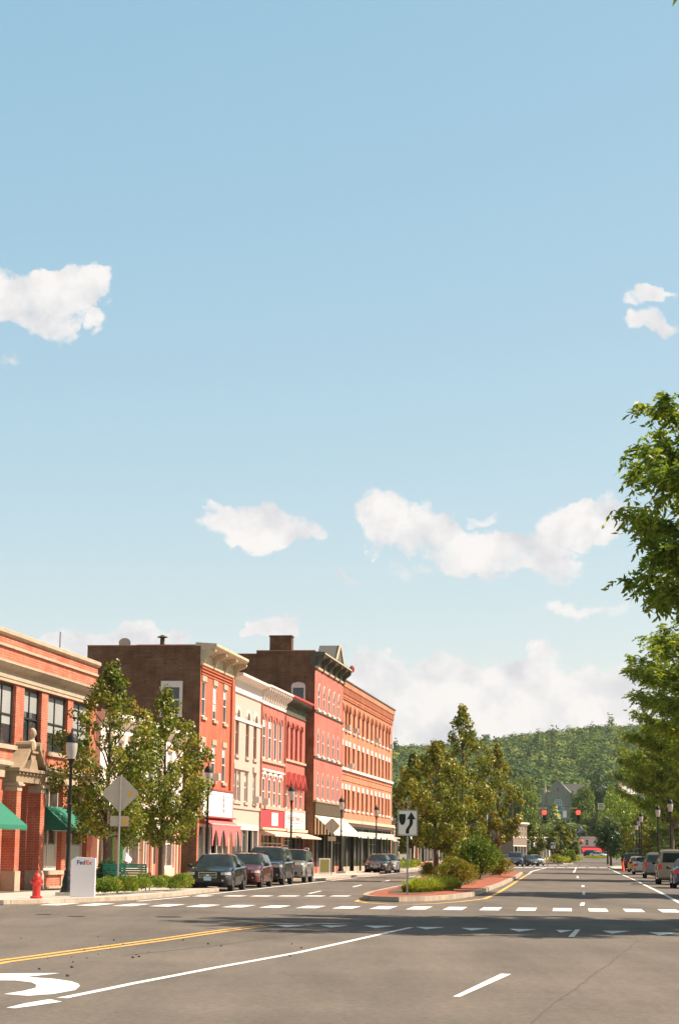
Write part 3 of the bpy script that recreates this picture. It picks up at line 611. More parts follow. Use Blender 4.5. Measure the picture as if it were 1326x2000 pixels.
def awning(parent, x0, x1, zt, zb, proj, mat, val=.22, scallop=True, sidemat=None, y=0.0, label=None):
    b = MB(); yt, yb = y - .05, y - proj; n = max(4, int((x1 - x0) / .25)); k = MB()
    b.quad((x0, yt, zt), (x0, yb, zb), (x1, yb, zb), (x1, yt, zt)); b.quad((x0, yt, zt - .03), (x1, yt, zt - .03), (x1, yb + .01, zb - .03), (x0, yb + .01, zb - .03))
    for i in range(n):
        a = x0 + (x1 - x0) * i / n; c = x0 + (x1 - x0) * (i + 1) / n
        if scallop: b.poly([(a, yb, zb), (a, yb, zb - val * .6), ((a * 3 + c) / 4, yb, zb - val * .92), ((a + c) / 2, yb, zb - val), ((a + c * 3) / 4, yb, zb - val * .92), (c, yb, zb - val * .6), (c, yb, zb)])
        else: b.poly([(a, yb, zb), (a, yb, zb - val), (c, yb, zb - val), (c, yb, zb)])
    aw = b.build('awning', mat, parent)
    for x in (x0 - .004, x1 + .004): k = MB(); k.poly([(x, yt, zt), (x, yb, zb), (x, yb, zb - val * .6), (x, yt, zb - val * .6)]); k.build('awning_side', sidemat or mat, aw)
    r = MB(); r.tube([(x0 + .05, yt, zb + .1), (x0 + .05, yb + .03, zb - .02), (x1 - .05, yb + .03, zb - .02), (x1 - .05, yt, zb + .1)], .02, 6); r.build('awning_rail', MT['grey_metal'], aw)
    return aw
def text(name, s, size, mat, parent, loc, rot, ext=.01, sx=1.0, align='LEFT', bold=False, space=1.0):
    c = bpy.data.curves.new(name, 'FONT'); c.body = s; c.size = size; c.extrude = ext; c.align_x = align; c.space_character = space
    if bold: c.offset = size * .025
    o = bpy.data.objects.new(name, c); COL.objects.link(o); bpy.context.view_layer.update()
    me = bpy.data.meshes.new_from_object(o.evaluated_get(bpy.context.evaluated_depsgraph_get())); bpy.data.objects.remove(o); me.materials.clear(); me.materials.append(mat)
    q = bpy.data.objects.new(name, me); q.location = loc; q.rotation_euler = rot; q.scale = (sx, 1, 1); return link(q, parent)

# ================================================================== 1  corner building with bust over the door
D = -.05
r1 = bld('corner_building', -13.0, 0, 'two storey orange brick corner building with green awnings and a stone door pediment')
X = lambda s: s + 13.0                                  # facade measure -> local
W1 = X(8.5); b = MB(); H1 = 9.75
piers = [(-17.0 + 3.28 * k) for k in range(9)]
wins = []; 
bounds = [(-12.6, -9.9), (-9.2, -6.6), (-5.85, -3.26), (-2.2, .15), (1.06, 3.95), (4.75, 7.55)]
wins = [opening(X(a), X(c), 5.5, 7.86) for a, c in bounds]
gfo = [opening(X(-12.6), X(-9.3), .72, 4.2), opening(X(-8.6), X(-6.9), .72, 4.2), opening(X(-6.6), X(-4.9), .72, 4.2), opening(X(-3.55), X(-1.3), .0, 4.05), opening(X(1.15), X(3.7), .72, 4.2), opening(X(4.35), X(7.6), .72, 4.2)]
wall_face(b, 0, W1, D, H1, wins + gfo, .32); shell(b, W1, 14, D, H1, 0)
b.box(W1, W1 + .9, .25, 14, D, H1 - .05)                 # recessed end bay
b.build('wall', MT['brick_a'], r1); roof(r1, W1, 14, H1 - .6)
cornice(r1, -.1, W1 + .05, [(-.02, 8.0), (-.10, 8.0), (-.10, 8.28), (-.30, 8.36), (-.42, 8.5), (-.42, 8.58), (-.02, 8.66)], MT['stone'])
band(r1, -.05, W1 + .02, 7.87, 8.0, .06, MT['stone']); b = MB(); b.box(-.05, W1 + .02, -.07, .32, 7.868, 8.26); b.build('frieze', MT['stone'], r1)
cornice(r1, -.05, W1 + .02, [(.0, 9.18), (-.09, 9.18), (-.09, 9.27), (0, 9.30)], MT['stone'], 'string_course')
cornice(r1, -.1, W1 + .05, [(.3, 9.75), (-.02, 9.60), (-.14, 9.68), (-.14, 9.82), (.05, 9.9), (.3, 9.9)], MT['stone'], 'parapet_coping')
b = MB(); b.box(W1 + .06, W1 + 1.0, .2, .6, 9.7, 9.82); b.build('parapet_coping', MT['stone'], r1)
cornice(r1, -.05, W1 + .02, [(-.02, 4.25), (-.08, 4.25), (-.08, 4.62), (-.25, 4.7), (-.25, 4.82), (-.02, 4.9)], MT['stone'], 'belt_course')
b = MB(); b.box(W1 + .02, W1 + .92, .15, .24, 4.25, 4.85); b.build('belt_course', MT['stone'], r1)
for i, h in enumerate(wins):
    window(r1, h, .22, fm=MT['dark_frame'], mull=1, fw=.09, sill=MT['stone'], blind=.34, bm=MT['shade_grey'])
for i, h in enumerate(gfo):
    if i == 3: continue
    window(r1, h, .30, fm=MT['cream_white'], mull=1 if i != 2 else 0, fw=.1, sash=False, sill=MT['stone'], gm=MT['shop_glass'])
    c = MB(); c.box(h['x0'] + .12, h['x1'] - .12, .262, .272, h['z0'] + .12, h['z0'] + 1.0)
    k = int((h['x1'] - h['x0']) / .2)
    for q in range(k): c.prism([(h['x0'] + .12 + q * .2, h['z0'] + 1.0), (h['x0'] + .32 + q * .2, h['z0'] + 1.0), (h['x0'] + .22 + q * .2, h['z0'] + 1.12)], 'y', .262, .272)
    c.build('lace_curtain', MT['curtain'], r1)
for i in (0, 1, 4, 5):
    h = gfo[i]; b = MB(); b.box(h['x0'] - .1, h['x1'] + .1, -.06, .02, -.04, .08); b.box(h['x0'] - .1, h['x0'] + .08, -.06, .02, .08, .55); b.box(h['x1'] - .08, h['x1'] + .1, -.06, .02, .08, .55); b.build('stone_panel_surround', MT['stone'], r1)
awning(r1, X(-12.7), X(-9.0), 3.3, 2.45, 1.1, MT['green_awning'], .2); awning(r1, X(-8.7), X(-4.75), 3.3, 2.45, 1.1, MT['green_awning'], .2); awning(r1, X(1.0), X(7.65), 3.3, 2.45, 1.0, MT['green_awning'], .2)
# door case: brick piers on stone bases, entablature, broken scroll pediment with bust
P_ = .5
for x in (X(-4.0), X(-.88)):
    b = MB(); b.box(x - .28, x + .28, -P_, 0, .75, 3.75); p = b.build('door_pier', MT['brick_a'], r1)
    b = MB(); b.box(x - .34, x + .34, -P_ - .06, 0, -.04, .748); b.build('pier_base', MT['stone'], p)
    b = MB(); b.box(x - .30, x + .30, -P_ - .02, 0, 3.753, 3.95); b.box(x - .38, x + .38, -P_ - .10, 0, 3.953, 4.03); b.box(x - .33, x + .33, -P_ - .05, 0, 4.033, 4.09); b.build('pier_capital', MT['stone'], p)
e0, e1 = X(-4.45), X(-.42); b = MB(); b.box(e0 + .1, e1 - .1, -P_ + .02, 0, 4.1, 4.5); b.box(e0 - .05, e1 + .05, -P_ - .14, 0, 4.5, 4.62)
for k in range(9): b.box(e0 + .15 + k * .46, e0 + .32 + k * .46, -P_ - .08, -P_ + .02, 4.4, 4.498)
b.build('entablature', MT['stone_dark'], r1)
cx = X(-2.4)
for sg in (-1, 1):                                       # scrolled halves
    P = []
    for t in range(9):
        u = t / 8; P.append((cx + sg * (2.0 - 1.45 * u), 4.63 + .95 * (u ** 1.35)))
    Q = [(x, z - .16 - .1 * (1 - i / 8)) for i, (x, z) in enumerate(P)]; Q[0] = (P[0][0], 4.622)
    b = MB()
    for i in range(8):
        x0, z0 = P[i]; x1, z1 = P[i + 1]; u0, w0 = Q[i]; u1, w1 = Q[i + 1]; w0 = max(w0, 4.622); w1 = max(w1, 4.622)
        ya, yb = -P_ - .12, 0
        b.add([(x0, ya, z0), (x1, ya, z1), (x1, yb, z1), (x0, yb, z0), (u0, ya, w0), (u1, ya, w1), (u1, yb, w1), (u0, yb, w0)], [(0, 1, 2, 3), (4, 7, 6, 5), (0, 4, 5, 1), (3, 2, 6, 7)])
    ex, ez = P[-1]; b.tube([(ex, -P_ - .16, ez - .06), (ex, 0, ez - .06)], .19, 12)
    b.build('pediment_scroll', MT['stone_dark'], r1)
b = MB(); b.box(cx - .3, cx + .3, -P_ - .02, -.1, 4.622, 5.25); b.box(cx - .38, cx + .38, -P_ - .1, -.05, 5.253, 5.33)
b.prism([(cx - .55, 4.63), (cx + .55, 4.63), (cx + .3, 5.0), (cx - .3, 5.0)], 'y', -P_ - .06, -.03); b.build('bust_pedestal', MT['stone_dark'], r1)
bx, by, bz = cx + .05, -.42, 5.335                        # bust: shoulders, neck, head
b = MB()
prof = [(.0, 0, .10, .13), (.08, 0, .16, .18), (.22, 0, .17, .34), (.32, 0, .15, .33), (.40, 0, .12, .22), (.45, -.01, .085, .09), (.52, -.02, .08, .08), (.57, -.03, .10, .095), (.64, -.03, .135, .11), (.72, -.025, .14, .12), (.80, -.015, .135, .118), (.87, 0, .105, .09), (.91, 0, .04, .04)]
n = 16; bb = len(b.v)
for (z, dy, ry, rx) in prof:
    for k in range(n):
        t = 2 * math.pi * k / n; b.v.append((bx + rx * math.cos(t), by + dy + ry * math.sin(t), bz + z))
for i in range(len(prof) - 1):
    for k in range(n): b.f.append((bb + i * n + k, bb + i * n + (k + 1) % n, bb + (i + 1) * n + (k + 1) % n, bb + (i + 1) * n + k)); b.m.append(0)
b.prism([(by - .16, bz + .66), (by - .20, bz + .64), (by - .15, bz + .72)], 'x', bx - .022, bx + .022)
b.ell((bx - .045, by - .145, bz + .725), (.02, .012, .012), 6, 4); b.ell((bx + .045, by - .145, bz + .725), (.02, .012, .012), 6, 4); b.ell((bx, by - .15, bz + .605), (.035, .012, .012), 6, 4)
b.ell((bx - .122, by, bz + .69), (.018, .03, .04), 6, 4); b.ell((bx + .122, by, bz + .69), (.018, .03, .04), 6, 4)
bu = b.build('stone_bust', MT['stone'], None, smooth=50)
bu.location = (r1.location.x, r1.location.y, 0); bu.rotation_euler = (0, 0, BROT); tag(bu, 'weathered stone bust standing in the broken pediment above the corner door', 'statue')
h = gfo[3]; b = MB(); b.box(h['x0'], h['x0'] + .15, 1.1, 1.2, 0, 3); b.box(h['x1'] - .15, h['x1'], 1.1, 1.2, 0, 3); b.box(h['x0'] + .15, h['x1'] - .15, 1.1, 1.2, 2.6, 4.1); b.box(h['x0'] + .15, h['x1'] - .15, 1.12, 1.18, 0, 2.6); b.build('door', MT['dark_frame'], r1)
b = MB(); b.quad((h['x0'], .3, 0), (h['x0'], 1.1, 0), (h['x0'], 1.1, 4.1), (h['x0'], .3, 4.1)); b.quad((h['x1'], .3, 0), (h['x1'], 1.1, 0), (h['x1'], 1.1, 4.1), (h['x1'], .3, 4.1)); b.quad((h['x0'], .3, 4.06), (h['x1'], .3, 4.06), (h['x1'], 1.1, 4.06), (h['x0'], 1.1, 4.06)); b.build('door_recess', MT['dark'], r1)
b = MB(); b.tube([(X(3.0), 3, 9.1), (X(3.0), 3, 10.2)], .22, 10); b.lathe([(.4, 0), (.4, .1), (.05, .25), (0, .25)], (X(3.0), 3, 10.2), 12); b.build('roof_vent', MT['stone_dark'], r1)
b = MB(); b.tube([(X(6.5), 1.2, 9.1), (X(6.5), 1.2, 11.0)], .03, 6); b.build('aerial', MT['grey_metal'], r1)

# ================================================================== 2  low cream building with pink shops
r2 = bld('cream_shop_building', 9.35, 0, 'low two storey cream fronted building with pink ground floor shops behind the trees')
W2 = 16.7; b = MB(); H2 = 7.72
w2 = [opening(x, x + 1.05, 4.6, 6.6) for x in (1.1, 3.1, 5.1, 7.1, 9.1, 11.1, 13.1, 15.0)]
g2 = [opening(.35, 1.3, .7, 3.1), opening(1.6, 3.5, 0, 3.1), opening(4.1, 8.1, .68, 3.1), opening(8.3, 9.6, .72, 3.1), opening(10.2, 12.0, 0, 3.1), opening(12.6, 15.2, .7, 3.1)]
wall_face(b, 0, W2, 3.62, H2, w2, .14, m=0); wall_face(b, 0, W2, D, 3.618, g2, .2, m=1); shell(b, W2, 12, D, H2)
b.build('wall', [MT['cream_white'], MT['pink']], r2); roof(r2, W2, 12, H2 - .5)
cornice(r2, -.05, W2 + .05, [(0, 7.2), (-.12, 7.3), (-.35, 7.5), (-.42, 7.55), (-.42, 7.78), (0, 7.84)], MT['cream_white'])
band(r2, 0, W2, 3.5, 3.72, .12, MT['cream_white'], 'fascia')
for h in w2: window(r2, h, .14, sill=MT['cream_white'], lintel=MT['stone'], blind=.35, fw=.08)
for i, h in enumerate(g2):
    if i in (1, 4): continue
    window(r2, h, .2, sash=(i == 5), mull=1 if i in (2, 5) else 0, gm=MT['shop_glass'], fw=.1)
for i in (1, 4):
    h = g2[i]; b = MB(); b.box(h['x0'], h['x0'] + .12, .19, .25, 0, 3.1); b.box(h['x1'] - .12, h['x1'], .19, .25, 0, 3.1); b.box(h['x0'] + .12, h['x1'] - .12, .19, .25, 2.2, 2.35); b.box(h['x0'] + .12, h['x1'] - .12, .19, .25, 2.95, 3.1); b.box(h['x0'] + .12, h['x1'] - .12, .2, .24, 0, .9)
    d = b.build('door', MT['green_trim'] if i == 1 else MT['salmon'], r2); b = MB(); b.quad((h['x0'] + .12, .22, .9), (h['x1'] - .12, .22, .9), (h['x1'] - .12, .22, 2.95), (h['x0'] + .12, .22, 2.95)); b.build('pane', MT['shop_glass'], d)
for x in (8.1 + .11, 9.75, 10.05, 12.25, 15.5, 16.2):
    b = MB(); b.box(x - .09, x + .09, -.10, .0, D, 3.5); b.build('pilaster', MT['salmon'] if x in (9.75, 12.25, 16.2) else MT['pink'], r2)
b = MB(); b.box(3.72, 3.98, -.16, -.02, .65, 3.35); b.build('green_sign_post', MT['green_trim'], r2)
for k, ch in enumerate('JEWELER'): text('sign_letter', ch, .30, MT['sign_black'], r2, (3.73, -.165, 2.95 - k * .36), (R_(90), 0, 0), .006)
b = MB(); b.prism([(5.0, 1.1), (6.6, .98), (6.9, 1.15), (5.6, 1.5), (6.1, 2.1), (5.3, 1.6), (4.7, 1.5)], 'y', .14, .17); b.build('window_display', MT['blind'], r2)
# ================================================================== 3  tall red brick with bracketed cornice
r3 = bld('red_brick_building', 29.9, 0, 'three storey red brick building with heavy tan bracketed cornice and pale window lintels')
W3 = 9.2; b = MB(); H3 = 12.6; DB = 6.5
w3 = [opening(x, x + .95, z0, z1) for z0, z1 in ((8.93, 10.9), (5.5, 7.52)) for x in (.45, 3.45, 6.35)]
gf3 = [opening(.4, 8.8, .0, 3.05)]
wall_face(b, 0, W3, D, H3, w3 + gf3, .13, m=0)
hs = opening(1.15, 2.08, 9.05, 10.55)                     # side wall window, drawn in the side plane
t_ = MB(); wall_face(t_, 0, DB, D, 12.78, [hs], .15)
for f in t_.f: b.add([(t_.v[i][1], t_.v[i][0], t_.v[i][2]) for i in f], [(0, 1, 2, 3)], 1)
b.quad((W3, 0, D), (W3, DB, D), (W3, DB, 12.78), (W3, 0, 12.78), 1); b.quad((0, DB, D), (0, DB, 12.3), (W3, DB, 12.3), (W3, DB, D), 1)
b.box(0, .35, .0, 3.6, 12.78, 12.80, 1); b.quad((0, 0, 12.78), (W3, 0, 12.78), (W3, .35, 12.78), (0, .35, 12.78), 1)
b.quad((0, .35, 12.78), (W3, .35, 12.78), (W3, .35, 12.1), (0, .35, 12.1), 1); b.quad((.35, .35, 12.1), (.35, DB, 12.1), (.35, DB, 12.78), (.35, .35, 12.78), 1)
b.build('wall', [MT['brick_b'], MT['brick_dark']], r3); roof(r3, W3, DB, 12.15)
b = MB(); b.box(-.06, .4, -.0, 3.66, 12.81, 12.88); b.box(-.06, .4, 3.66, DB, 12.79, 12.86); b.build('parapet_coping', MT['salmon'], r3)
sw = MB(); P = outline(hs)
sw.box(-.05, .16, 1.0, 1.17, 9.0, 10.85); sw.box(-.05, .16, 2.06, 2.23, 9.0, 10.85); sw.box(-.055, .16, 1.17, 2.06, 10.5, 10.85); sw.box(-.08, .16, .98, 2.25, 8.85, 9.02); sw.box(.06, .12, 1.17, 2.06, 9.78, 9.86); sw = sw.build('window', MT['cream_white'], r3)
g = MB(); g.quad((.13, 1.15, 9.05), (.13, 2.08, 9.05), (.13, 2.08, 10.55), (.13, 1.15, 10.55)); g.build('pane', MT['glass'], sw)
for i, h in enumerate(w3): window(r3, h, .11, sill=MT['stone'], lintel=MT['stone'], blind=.38, fw=.08, ac=(i == 4))
b = MB(); b.box(W3 - .75, W3, -.12, 0, 3.4, 11.75); b.build('pilaster', MT['brick_b'], r3)
for k in range(3): band(r3, .1, W3 - .75, 11.25 + k * .17, 11.33 + k * .17, .05 + .02 * k, MT['brick_b'])
cornice(r3, -.1, W3 + .1, [(0, 11.75), (-.10, 11.78), (-.12, 11.95), (-.04, 12.02), (-.04, 12.55), (-.62, 12.62), (-.85, 12.72), (-.9, 12.78), (-.9, 12.92), (.3, 13.0), (.3, 12.8), (0, 12.8)], MT['tan_metal'])
brackets(r3, (.12, 3.1, 6.1, W3 - .12), .24, .82, 11.82, 12.60, MT['tan_metal'])
b = MB(); b.box(.26, W3 - .26, -.3, -.04, 12.50, 12.56)
for k in range(15): b.box(.4 + k * .55, .55 + k * .55, -.3, -.04, 12.40, 12.50)
b.build('dentils', MT['tan_metal'], r3)
b = MB(); b.tube([(1.0, 2.46, 12.1), (1.0, 2.46, 13.35)], .13, 10); b.lathe([(.30, 0), (.30, .03), (.02, .16), (0, .16)], (1.0, 2.46, 13.38), 12); b.build('roof_flue', MT['brown_band'], r3)
b = MB(); b.tube([(1.0, 4.7, 12.1), (1.0, 4.7, 12.95)], .03, 6); b.tube([(1.0, 4.7, 12.5), (1.0, 3.6, 12.9)], .05, 6)
b.build('dish_mount', MT['grey_metal'], r3)
b = MB(); b.lathe([(0, -.08), (.18, -.06), (.32, 0), (.38, .06)], (0, 0, 0), 16); dish = b.build('satellite_dish', MT['sign_back'], r3)
dish.location = (1.0, 4.65, 13.0); dish.rotation_euler = (R_(-10), R_(-70), R_(10))
b = MB(); b.box(.5, 8.7, -.42, -.02, 3.4, 3.48); b.box(0.2, 9.0, -.25, 0, 4.95, 5.05); b.build('sign_frame', MT['red_trim'], r3)
b = MB(); b.box(.5, 8.7, -.20, -.003, 3.5, 4.93); sg = b.build('sign_board', MT['box_white'], r3)
b = MB(); b.tube([(6.0 + .16 * math.sin(k * 2.1), -.21, 3.75 + k * .1) for k in range(11)], .035, 5)
b.build('sign_writing', MT['orange_ink'], sg)
shopfront(r3, .4, 8.8, 0, 3.05, (2,), MT['cream_white'], posts=4, dep=1.0)
# arcaded pink awning with white bobbles
b = MB(); x0, x1 = .5, 8.6; n = 4
for i in range(n):
    a = x0 + (x1 - x0) * i / n; c = x0 + (x1 - x0) * (i + 1) / n; A = arch_pts(a + .25, c - .25, 2.0, 2.75, 'gothic', 8); yb = -.75
    pts = [(a, 3.0)] + [(a, 1.85), (a + .25, 1.85)] + A + [(c - .25, 1.85), (c, 1.85), (c, 3.0)]
    for j in range(len(A) - 1): b.quad((A[j][0], yb, A[j][1]), (A[j + 1][0], yb, A[j + 1][1]), (A[j + 1][0], yb, 3.0), (A[j][0], yb, 3.0))
    b.quad((a, yb, 1.85), (a + .25, yb, 1.85), (a + .25, yb, 3.0), (a, yb, 3.0)); b.quad((c - .25, yb, 1.85), (c, yb, 1.85), (c, yb, 3.0), (c - .25, yb, 3.0))
b.quad((x0, -.75, 3.0), (x1, -.75, 3.0), (x1, -.05, 3.38), (x0, -.05, 3.38)); aw = b.build('awning', MT['pink_awning'], r3)
b = MB()
for k in range(26): b.ell((x0 + (x1 - x0) * k / 25, -.78, 3.02), (.05, .05, .05), 6, 4)
b.build('awning_trim', MT['cream_white'], aw)
# ================================================================== 4  cream front with three arches
r4 = bld('cream_building', 39.15, 0, 'three storey cream painted building with white cornice and three tall arched windows')
W4 = 9.1; b = MB(); H4 = 12.0
w4 = [opening(x - .52, x + .52, 7.3, 10.05, 'round', 9.5) for x in (1.4, 4.65, 7.2)]
v4 = [opening(.45, 1.5, 4.55, 6.35), opening(1.7, 2.75, 4.55, 6.35), opening(4.0, 5.1, 4.55, 6.35), opening(6.75, 7.75, 4.55, 6.35)]
wall_face(b, 0, W4, D, H4, w4 + v4 + [opening(.2, 8.9, 0, 3.2)], .2); shell(b, W4, 6, D, H4); b.build('wall', MT['cream'], r4); roof(r4, W4, 6, H4 - .5)
cornice(r4, -.02, W4, [(0, 11.02), (-.1, 11.05), (-.1, 11.15), (-.03, 11.2), (-.03, 11.8), (-.25, 11.9), (-.6, 12.0), (-.6, 12.15), (.3, 12.25), (0, 12.0)], MT['cream_white'])
band(r4, 0, W4, 9.38, 9.58, .07, MT['cream_white'])
for h in w4: window(r4, h, .2, fm=MT['salmon'], sill=MT['cream'], hood=(MT['cream_white'], .16))
band(r4, .3, 5.35, 6.45, 6.78, .1, MT['cream'], 'hood_mould'); band(r4, 6.6, 7.95, 6.45, 6.78, .1, MT['cream'], 'hood_mould')
for i, h in enumerate(v4): window(r4, h, .2, sill=MT['cream'], ac=(i == 3), blind=.2)
band(r4, 0, W4, 4.1, 4.28, .08, MT['cream'])
b = MB(); b.box(.2, 5.0, -.1, .0, 2.85, 3.18); b.build('fascia', MT['cream_white'], r4); b = MB(); b.box(5.05, 8.85, -.04, .0, 2.85, 3.15); b.build('transom_panel', MT['ac'], r4)
shopfront(r4, .2, 8.9, 0, 3.2, (3,), MT['cream_white'], posts=4, bulk=.5, bulkmat=MT['salmon'], dep=1.1)
# ================================================================== 5  red brick with white bracketed cornice
r5 = bld('narrow_red_building', 48.25, 0, 'three storey red brick building with white bracketed cornice and maroon signboard')
W5 = 8.85; b = MB(); H5 = 12.1
w5 = [opening(x - .5, x + .5, 7.5, 10.4, 'round', 10.0) for x in (1.2, 3.3, 5.3, 7.3)]
v5 = [opening(x - .46, x + .46, 4.52, 6.3) for x in (1.3, 3.4, 5.3, 7.3)]
wall_face(b, 0, W5, D, H5, w5 + v5 + [opening(.2, 8.6, 0, 2.95)], .09); shell(b, W5, 6, D, H5); b.build('wall', MT['brick_c'], r5); roof(r5, W5, 6, H5 - .5)
cornice(r5, 0, W5, [(0, 11.0), (-.1, 11.0), (-.12, 11.12), (-.03, 11.2), (-.03, 11.9), (-.5, 12.0), (-.62, 12.08), (-.62, 12.2), (.3, 12.3), (0, 12.1)], MT['cream_white'])
brackets(r5, [.3 + k * .82 for k in range(11)], .2, .55, 11.15, 11.98, MT['cream_white'])
for h in w5: window(r5, h, .09, fw=.11, hood=(MT['brick_c'], .14), blind=.25)
band(r5, .1, W5 - .1, 7.3, 7.48, .12, MT['stone'], 'sill_course'); band(r5, .1, W5 - .1, 4.28, 4.5, .12, MT['stone'], 'sill_course'); band(r5, .3, W5 - .3, 6.72, 6.86, .12, MT['cream_white'])
for i, h in enumerate(v5):
    window(r5, h, .09, fw=.1, ac=(i == 0)); b = MB(); b.prism([(h['x0'] - .2, 6.32), (h['x0'] - .2, 6.5), (h['x0'] + .05, 6.68), (h['x1'] - .05, 6.68), (h['x1'] + .2, 6.5), (h['x1'] + .2, 6.32), (h['x1'] + .04, 6.32), (h['x1'] - .1, 6.5), (h['x0'] + .1, 6.5), (h['x0'] - .04, 6.32)], 'y', -.1, .01); b.build('hood_mould', MT['cream_white'], r5)
b = MB(); b.box(.1, W5 - .05, -.08, -.003, 3.12, 4.25); sg = b.build('sign_board', MT['maroon'], r5); b = MB(); b.box(4.0, 6.3, -.1, -.082, 3.25, 4.1); b.build('sign_panel', MT['sign_white'], sg)
band(r5, 0, W5, 2.96, 3.1, .25, MT['tan_awning'], 'fascia'); shopfront(r5, .2, 8.6, 0, 2.95, (2,), MT['stone'], posts=4, dep=1.2, tran=.9)
awning(r5, .6, 8.7, 2.93, 2.65, .95, MT['tan_awning'], .12, False)
# ================================================================== 6  red brick with dark cornice
r6 = bld('dark_corniced_building', 57.12, 0, 'three storey red brick building with dark green cornice and pointed red hoods over a newsagent')
W6 = 8.88; b = MB(); H6 = 12.0
w6 = [opening(x - .5, x + .5, 7.9, 10.5, 'round', 10.1) for x in (1.05, 3.0, 4.9, 6.9)]
v6 = [opening(x - .48, x + .48, 4.5, 6.45, 'gothic', 5.9) for x in (1.2, 3.3, 5.3, 7.3)]
wall_face(b, 0, W6, D, H6, w6 + v6 + [opening(.2, 8.6, 0, 2.9)], .2); shell(b, W6, 6, D, H6); b.build('wall', MT['brick_c'], r6); roof(r6, W6, 6, H6 - .5)
cornice(r6, .02, W6, [(0, 10.95), (-.08, 10.95), (-.08, 11.08), (-.03, 11.1), (-.03, 11.85), (-.5, 11.95), (-.5, 12.0), (0, 12.0)], MT['dark_cornice'])
cornice(r6, .02, W6 + .05, [(-.02, 12.0), (-.5, 12.0), (-.62, 12.1), (-.62, 12.24), (.3, 12.3), (.1, 12.0)], MT['red_trim'], 'cornice_edge')
brackets(r6, [.3 + k * .75 for k in range(12)], .18, .48, 11.2, 11.93, MT['dark_cornice'])
for h in w6: window(r6, h, .2, fm=MT['red_trim'], hood=(MT['brick_c'], .14), fw=.09)
band(r6, .1, W6 - .1, 7.72, 7.88, .12, MT['stone'], 'sill_course'); band(r6, .1, W6 - .1, 4.32, 4.48, .12, MT['stone'], 'sill_course')
for h in v6:
    window(r6, h, .12, fw=.1); b = MB(); c = (h['x0'] + h['x1']) / 2; b.prism([(h['x0'] - .3, 6.1), (c, 7.0), (h['x1'] + .3, 6.1), (h['x1'] + .3, 5.9), (c, 6.6), (h['x0'] - .3, 5.9)], 'y', -.3, .01); b.build('pointed_hood', MT['red_trim'], r6)
b = MB(); b.box(.02, W6 - .05, -.1, -.003, 3.15, 4.3); sg = b.build('sign_board', MT['sign_white'], r6)
b = MB(); b.box(1.2, W6 - 1.0, -.11, -.102, 3.52, 3.56); b.build('sign_rule', MT['maroon_ink'], sg)
for wd, xw in (('Winsted', 1.0), ('News', 4.35), ('Co', 6.7)): text('sign_writing', wd, .62, MT['maroon_ink'], sg, (xw, -.102, 3.68), (R_(90), 0, 0), .006, 1.42)
band(r6, 0, W6, 2.92, 3.1, .3, MT['tan_awning'], 'fascia'); awning(r6, .0, W6 - .1, 2.9, 2.55, 1.3, MT['tan_awning'], .1, False); shopfront(r6, .2, 8.6, 0, 2.9, (2,), MT['dark_frame'], posts=4, dep=1.2)
# ================================================================== 7  tall pink-red building with gabled cornice
r7 = bld('gabled_red_building', 66.0, .65, 'tall rose red building with dark gabled cornice, chimney and a big striped awning')
W7 = 14.4; b = MB(); H7 = 15.3; D7 = 6.6
w7 = []
for z0, zs, z1 in ((11.98, 13.3, 13.85), (8.6, 10.1, 10.6), (5.4, 6.9, 7.42)):
    for x in (1.9, 4.35, 6.9, 9.4, 12.0): w7.append(opening(x - .42, x + .42, z0, z1, 'gothic', zs))
wall_face(b, 0, W7, D, 14.9, w7 + [opening(.2, W7 - .2, 0, 3.6)], .1, m=0)
hs = opening(.8, 1.65, 12.6, 13.55); t_ = MB(); wall_face(t_, 0, D7, D, 14.9, [hs], .12)
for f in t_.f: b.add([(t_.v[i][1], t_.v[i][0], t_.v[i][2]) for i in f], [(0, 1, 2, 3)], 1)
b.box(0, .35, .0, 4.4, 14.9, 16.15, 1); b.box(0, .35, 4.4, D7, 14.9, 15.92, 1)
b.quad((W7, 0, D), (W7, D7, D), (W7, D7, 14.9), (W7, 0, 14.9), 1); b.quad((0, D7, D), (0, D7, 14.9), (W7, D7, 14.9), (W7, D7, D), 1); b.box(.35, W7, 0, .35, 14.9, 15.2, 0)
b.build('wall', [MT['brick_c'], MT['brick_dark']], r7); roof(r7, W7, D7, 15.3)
b = MB(); b.box(-.03, .8, 1.78, 3.42, 16.15, 17.2); b.box(-.08, .85, 1.73, 3.47, 17.2, 17.32); b.build('chimney', MT['brick_dark'], r7)
b = MB(); b.box(-.05, .4, -.0, 4.4, 16.153, 16.22); b.box(-.05, .4, 4.4, D7, 15.923, 15.98); b.build('parapet_coping', MT['salmon'], r7)
s = MB(); s.box(-.04, .12, .7, .82, 12.5, 13.6); s.box(-.04, .12, 1.63, 1.75, 12.5, 13.6); s.box(-.06, .12, .68, 1.77, 12.4, 12.55); s.box(-.045, .12, .82, 1.63, 13.45, 13.6)
s.prism([(.7, 13.6), (1.75, 13.6), (1.65, 13.78), (1.225, 13.88), (.8, 13.78)], 'x', -.045, .05); s = s.build('window', MT['cream_white'], r7); g = MB(); g.quad((.1, .8, 12.55), (.1, 1.65, 12.55), (.1, 1.65, 13.5), (.1, .8, 13.5)); g.build('pane', MT['glass'], s)
for h in w7:
    w = window(r7, h, .09, fw=.08, sill=MT['cream_white'], hood=(MT['cream_white'], .03) if h['z0'] > 11 else None)
for z in (11.72, 8.35): band(r7, 0, W7, z, z + .14, .09, MT['dark_cornice'])
b = MB(); b.box(-.03, W7, -.18, .0, 4.25, 5.15); b.build('sign_fascia', MT['brown_band'], r7); band(r7, -.05, W7, 5.16, 5.3, .24, MT['stone_dark'])
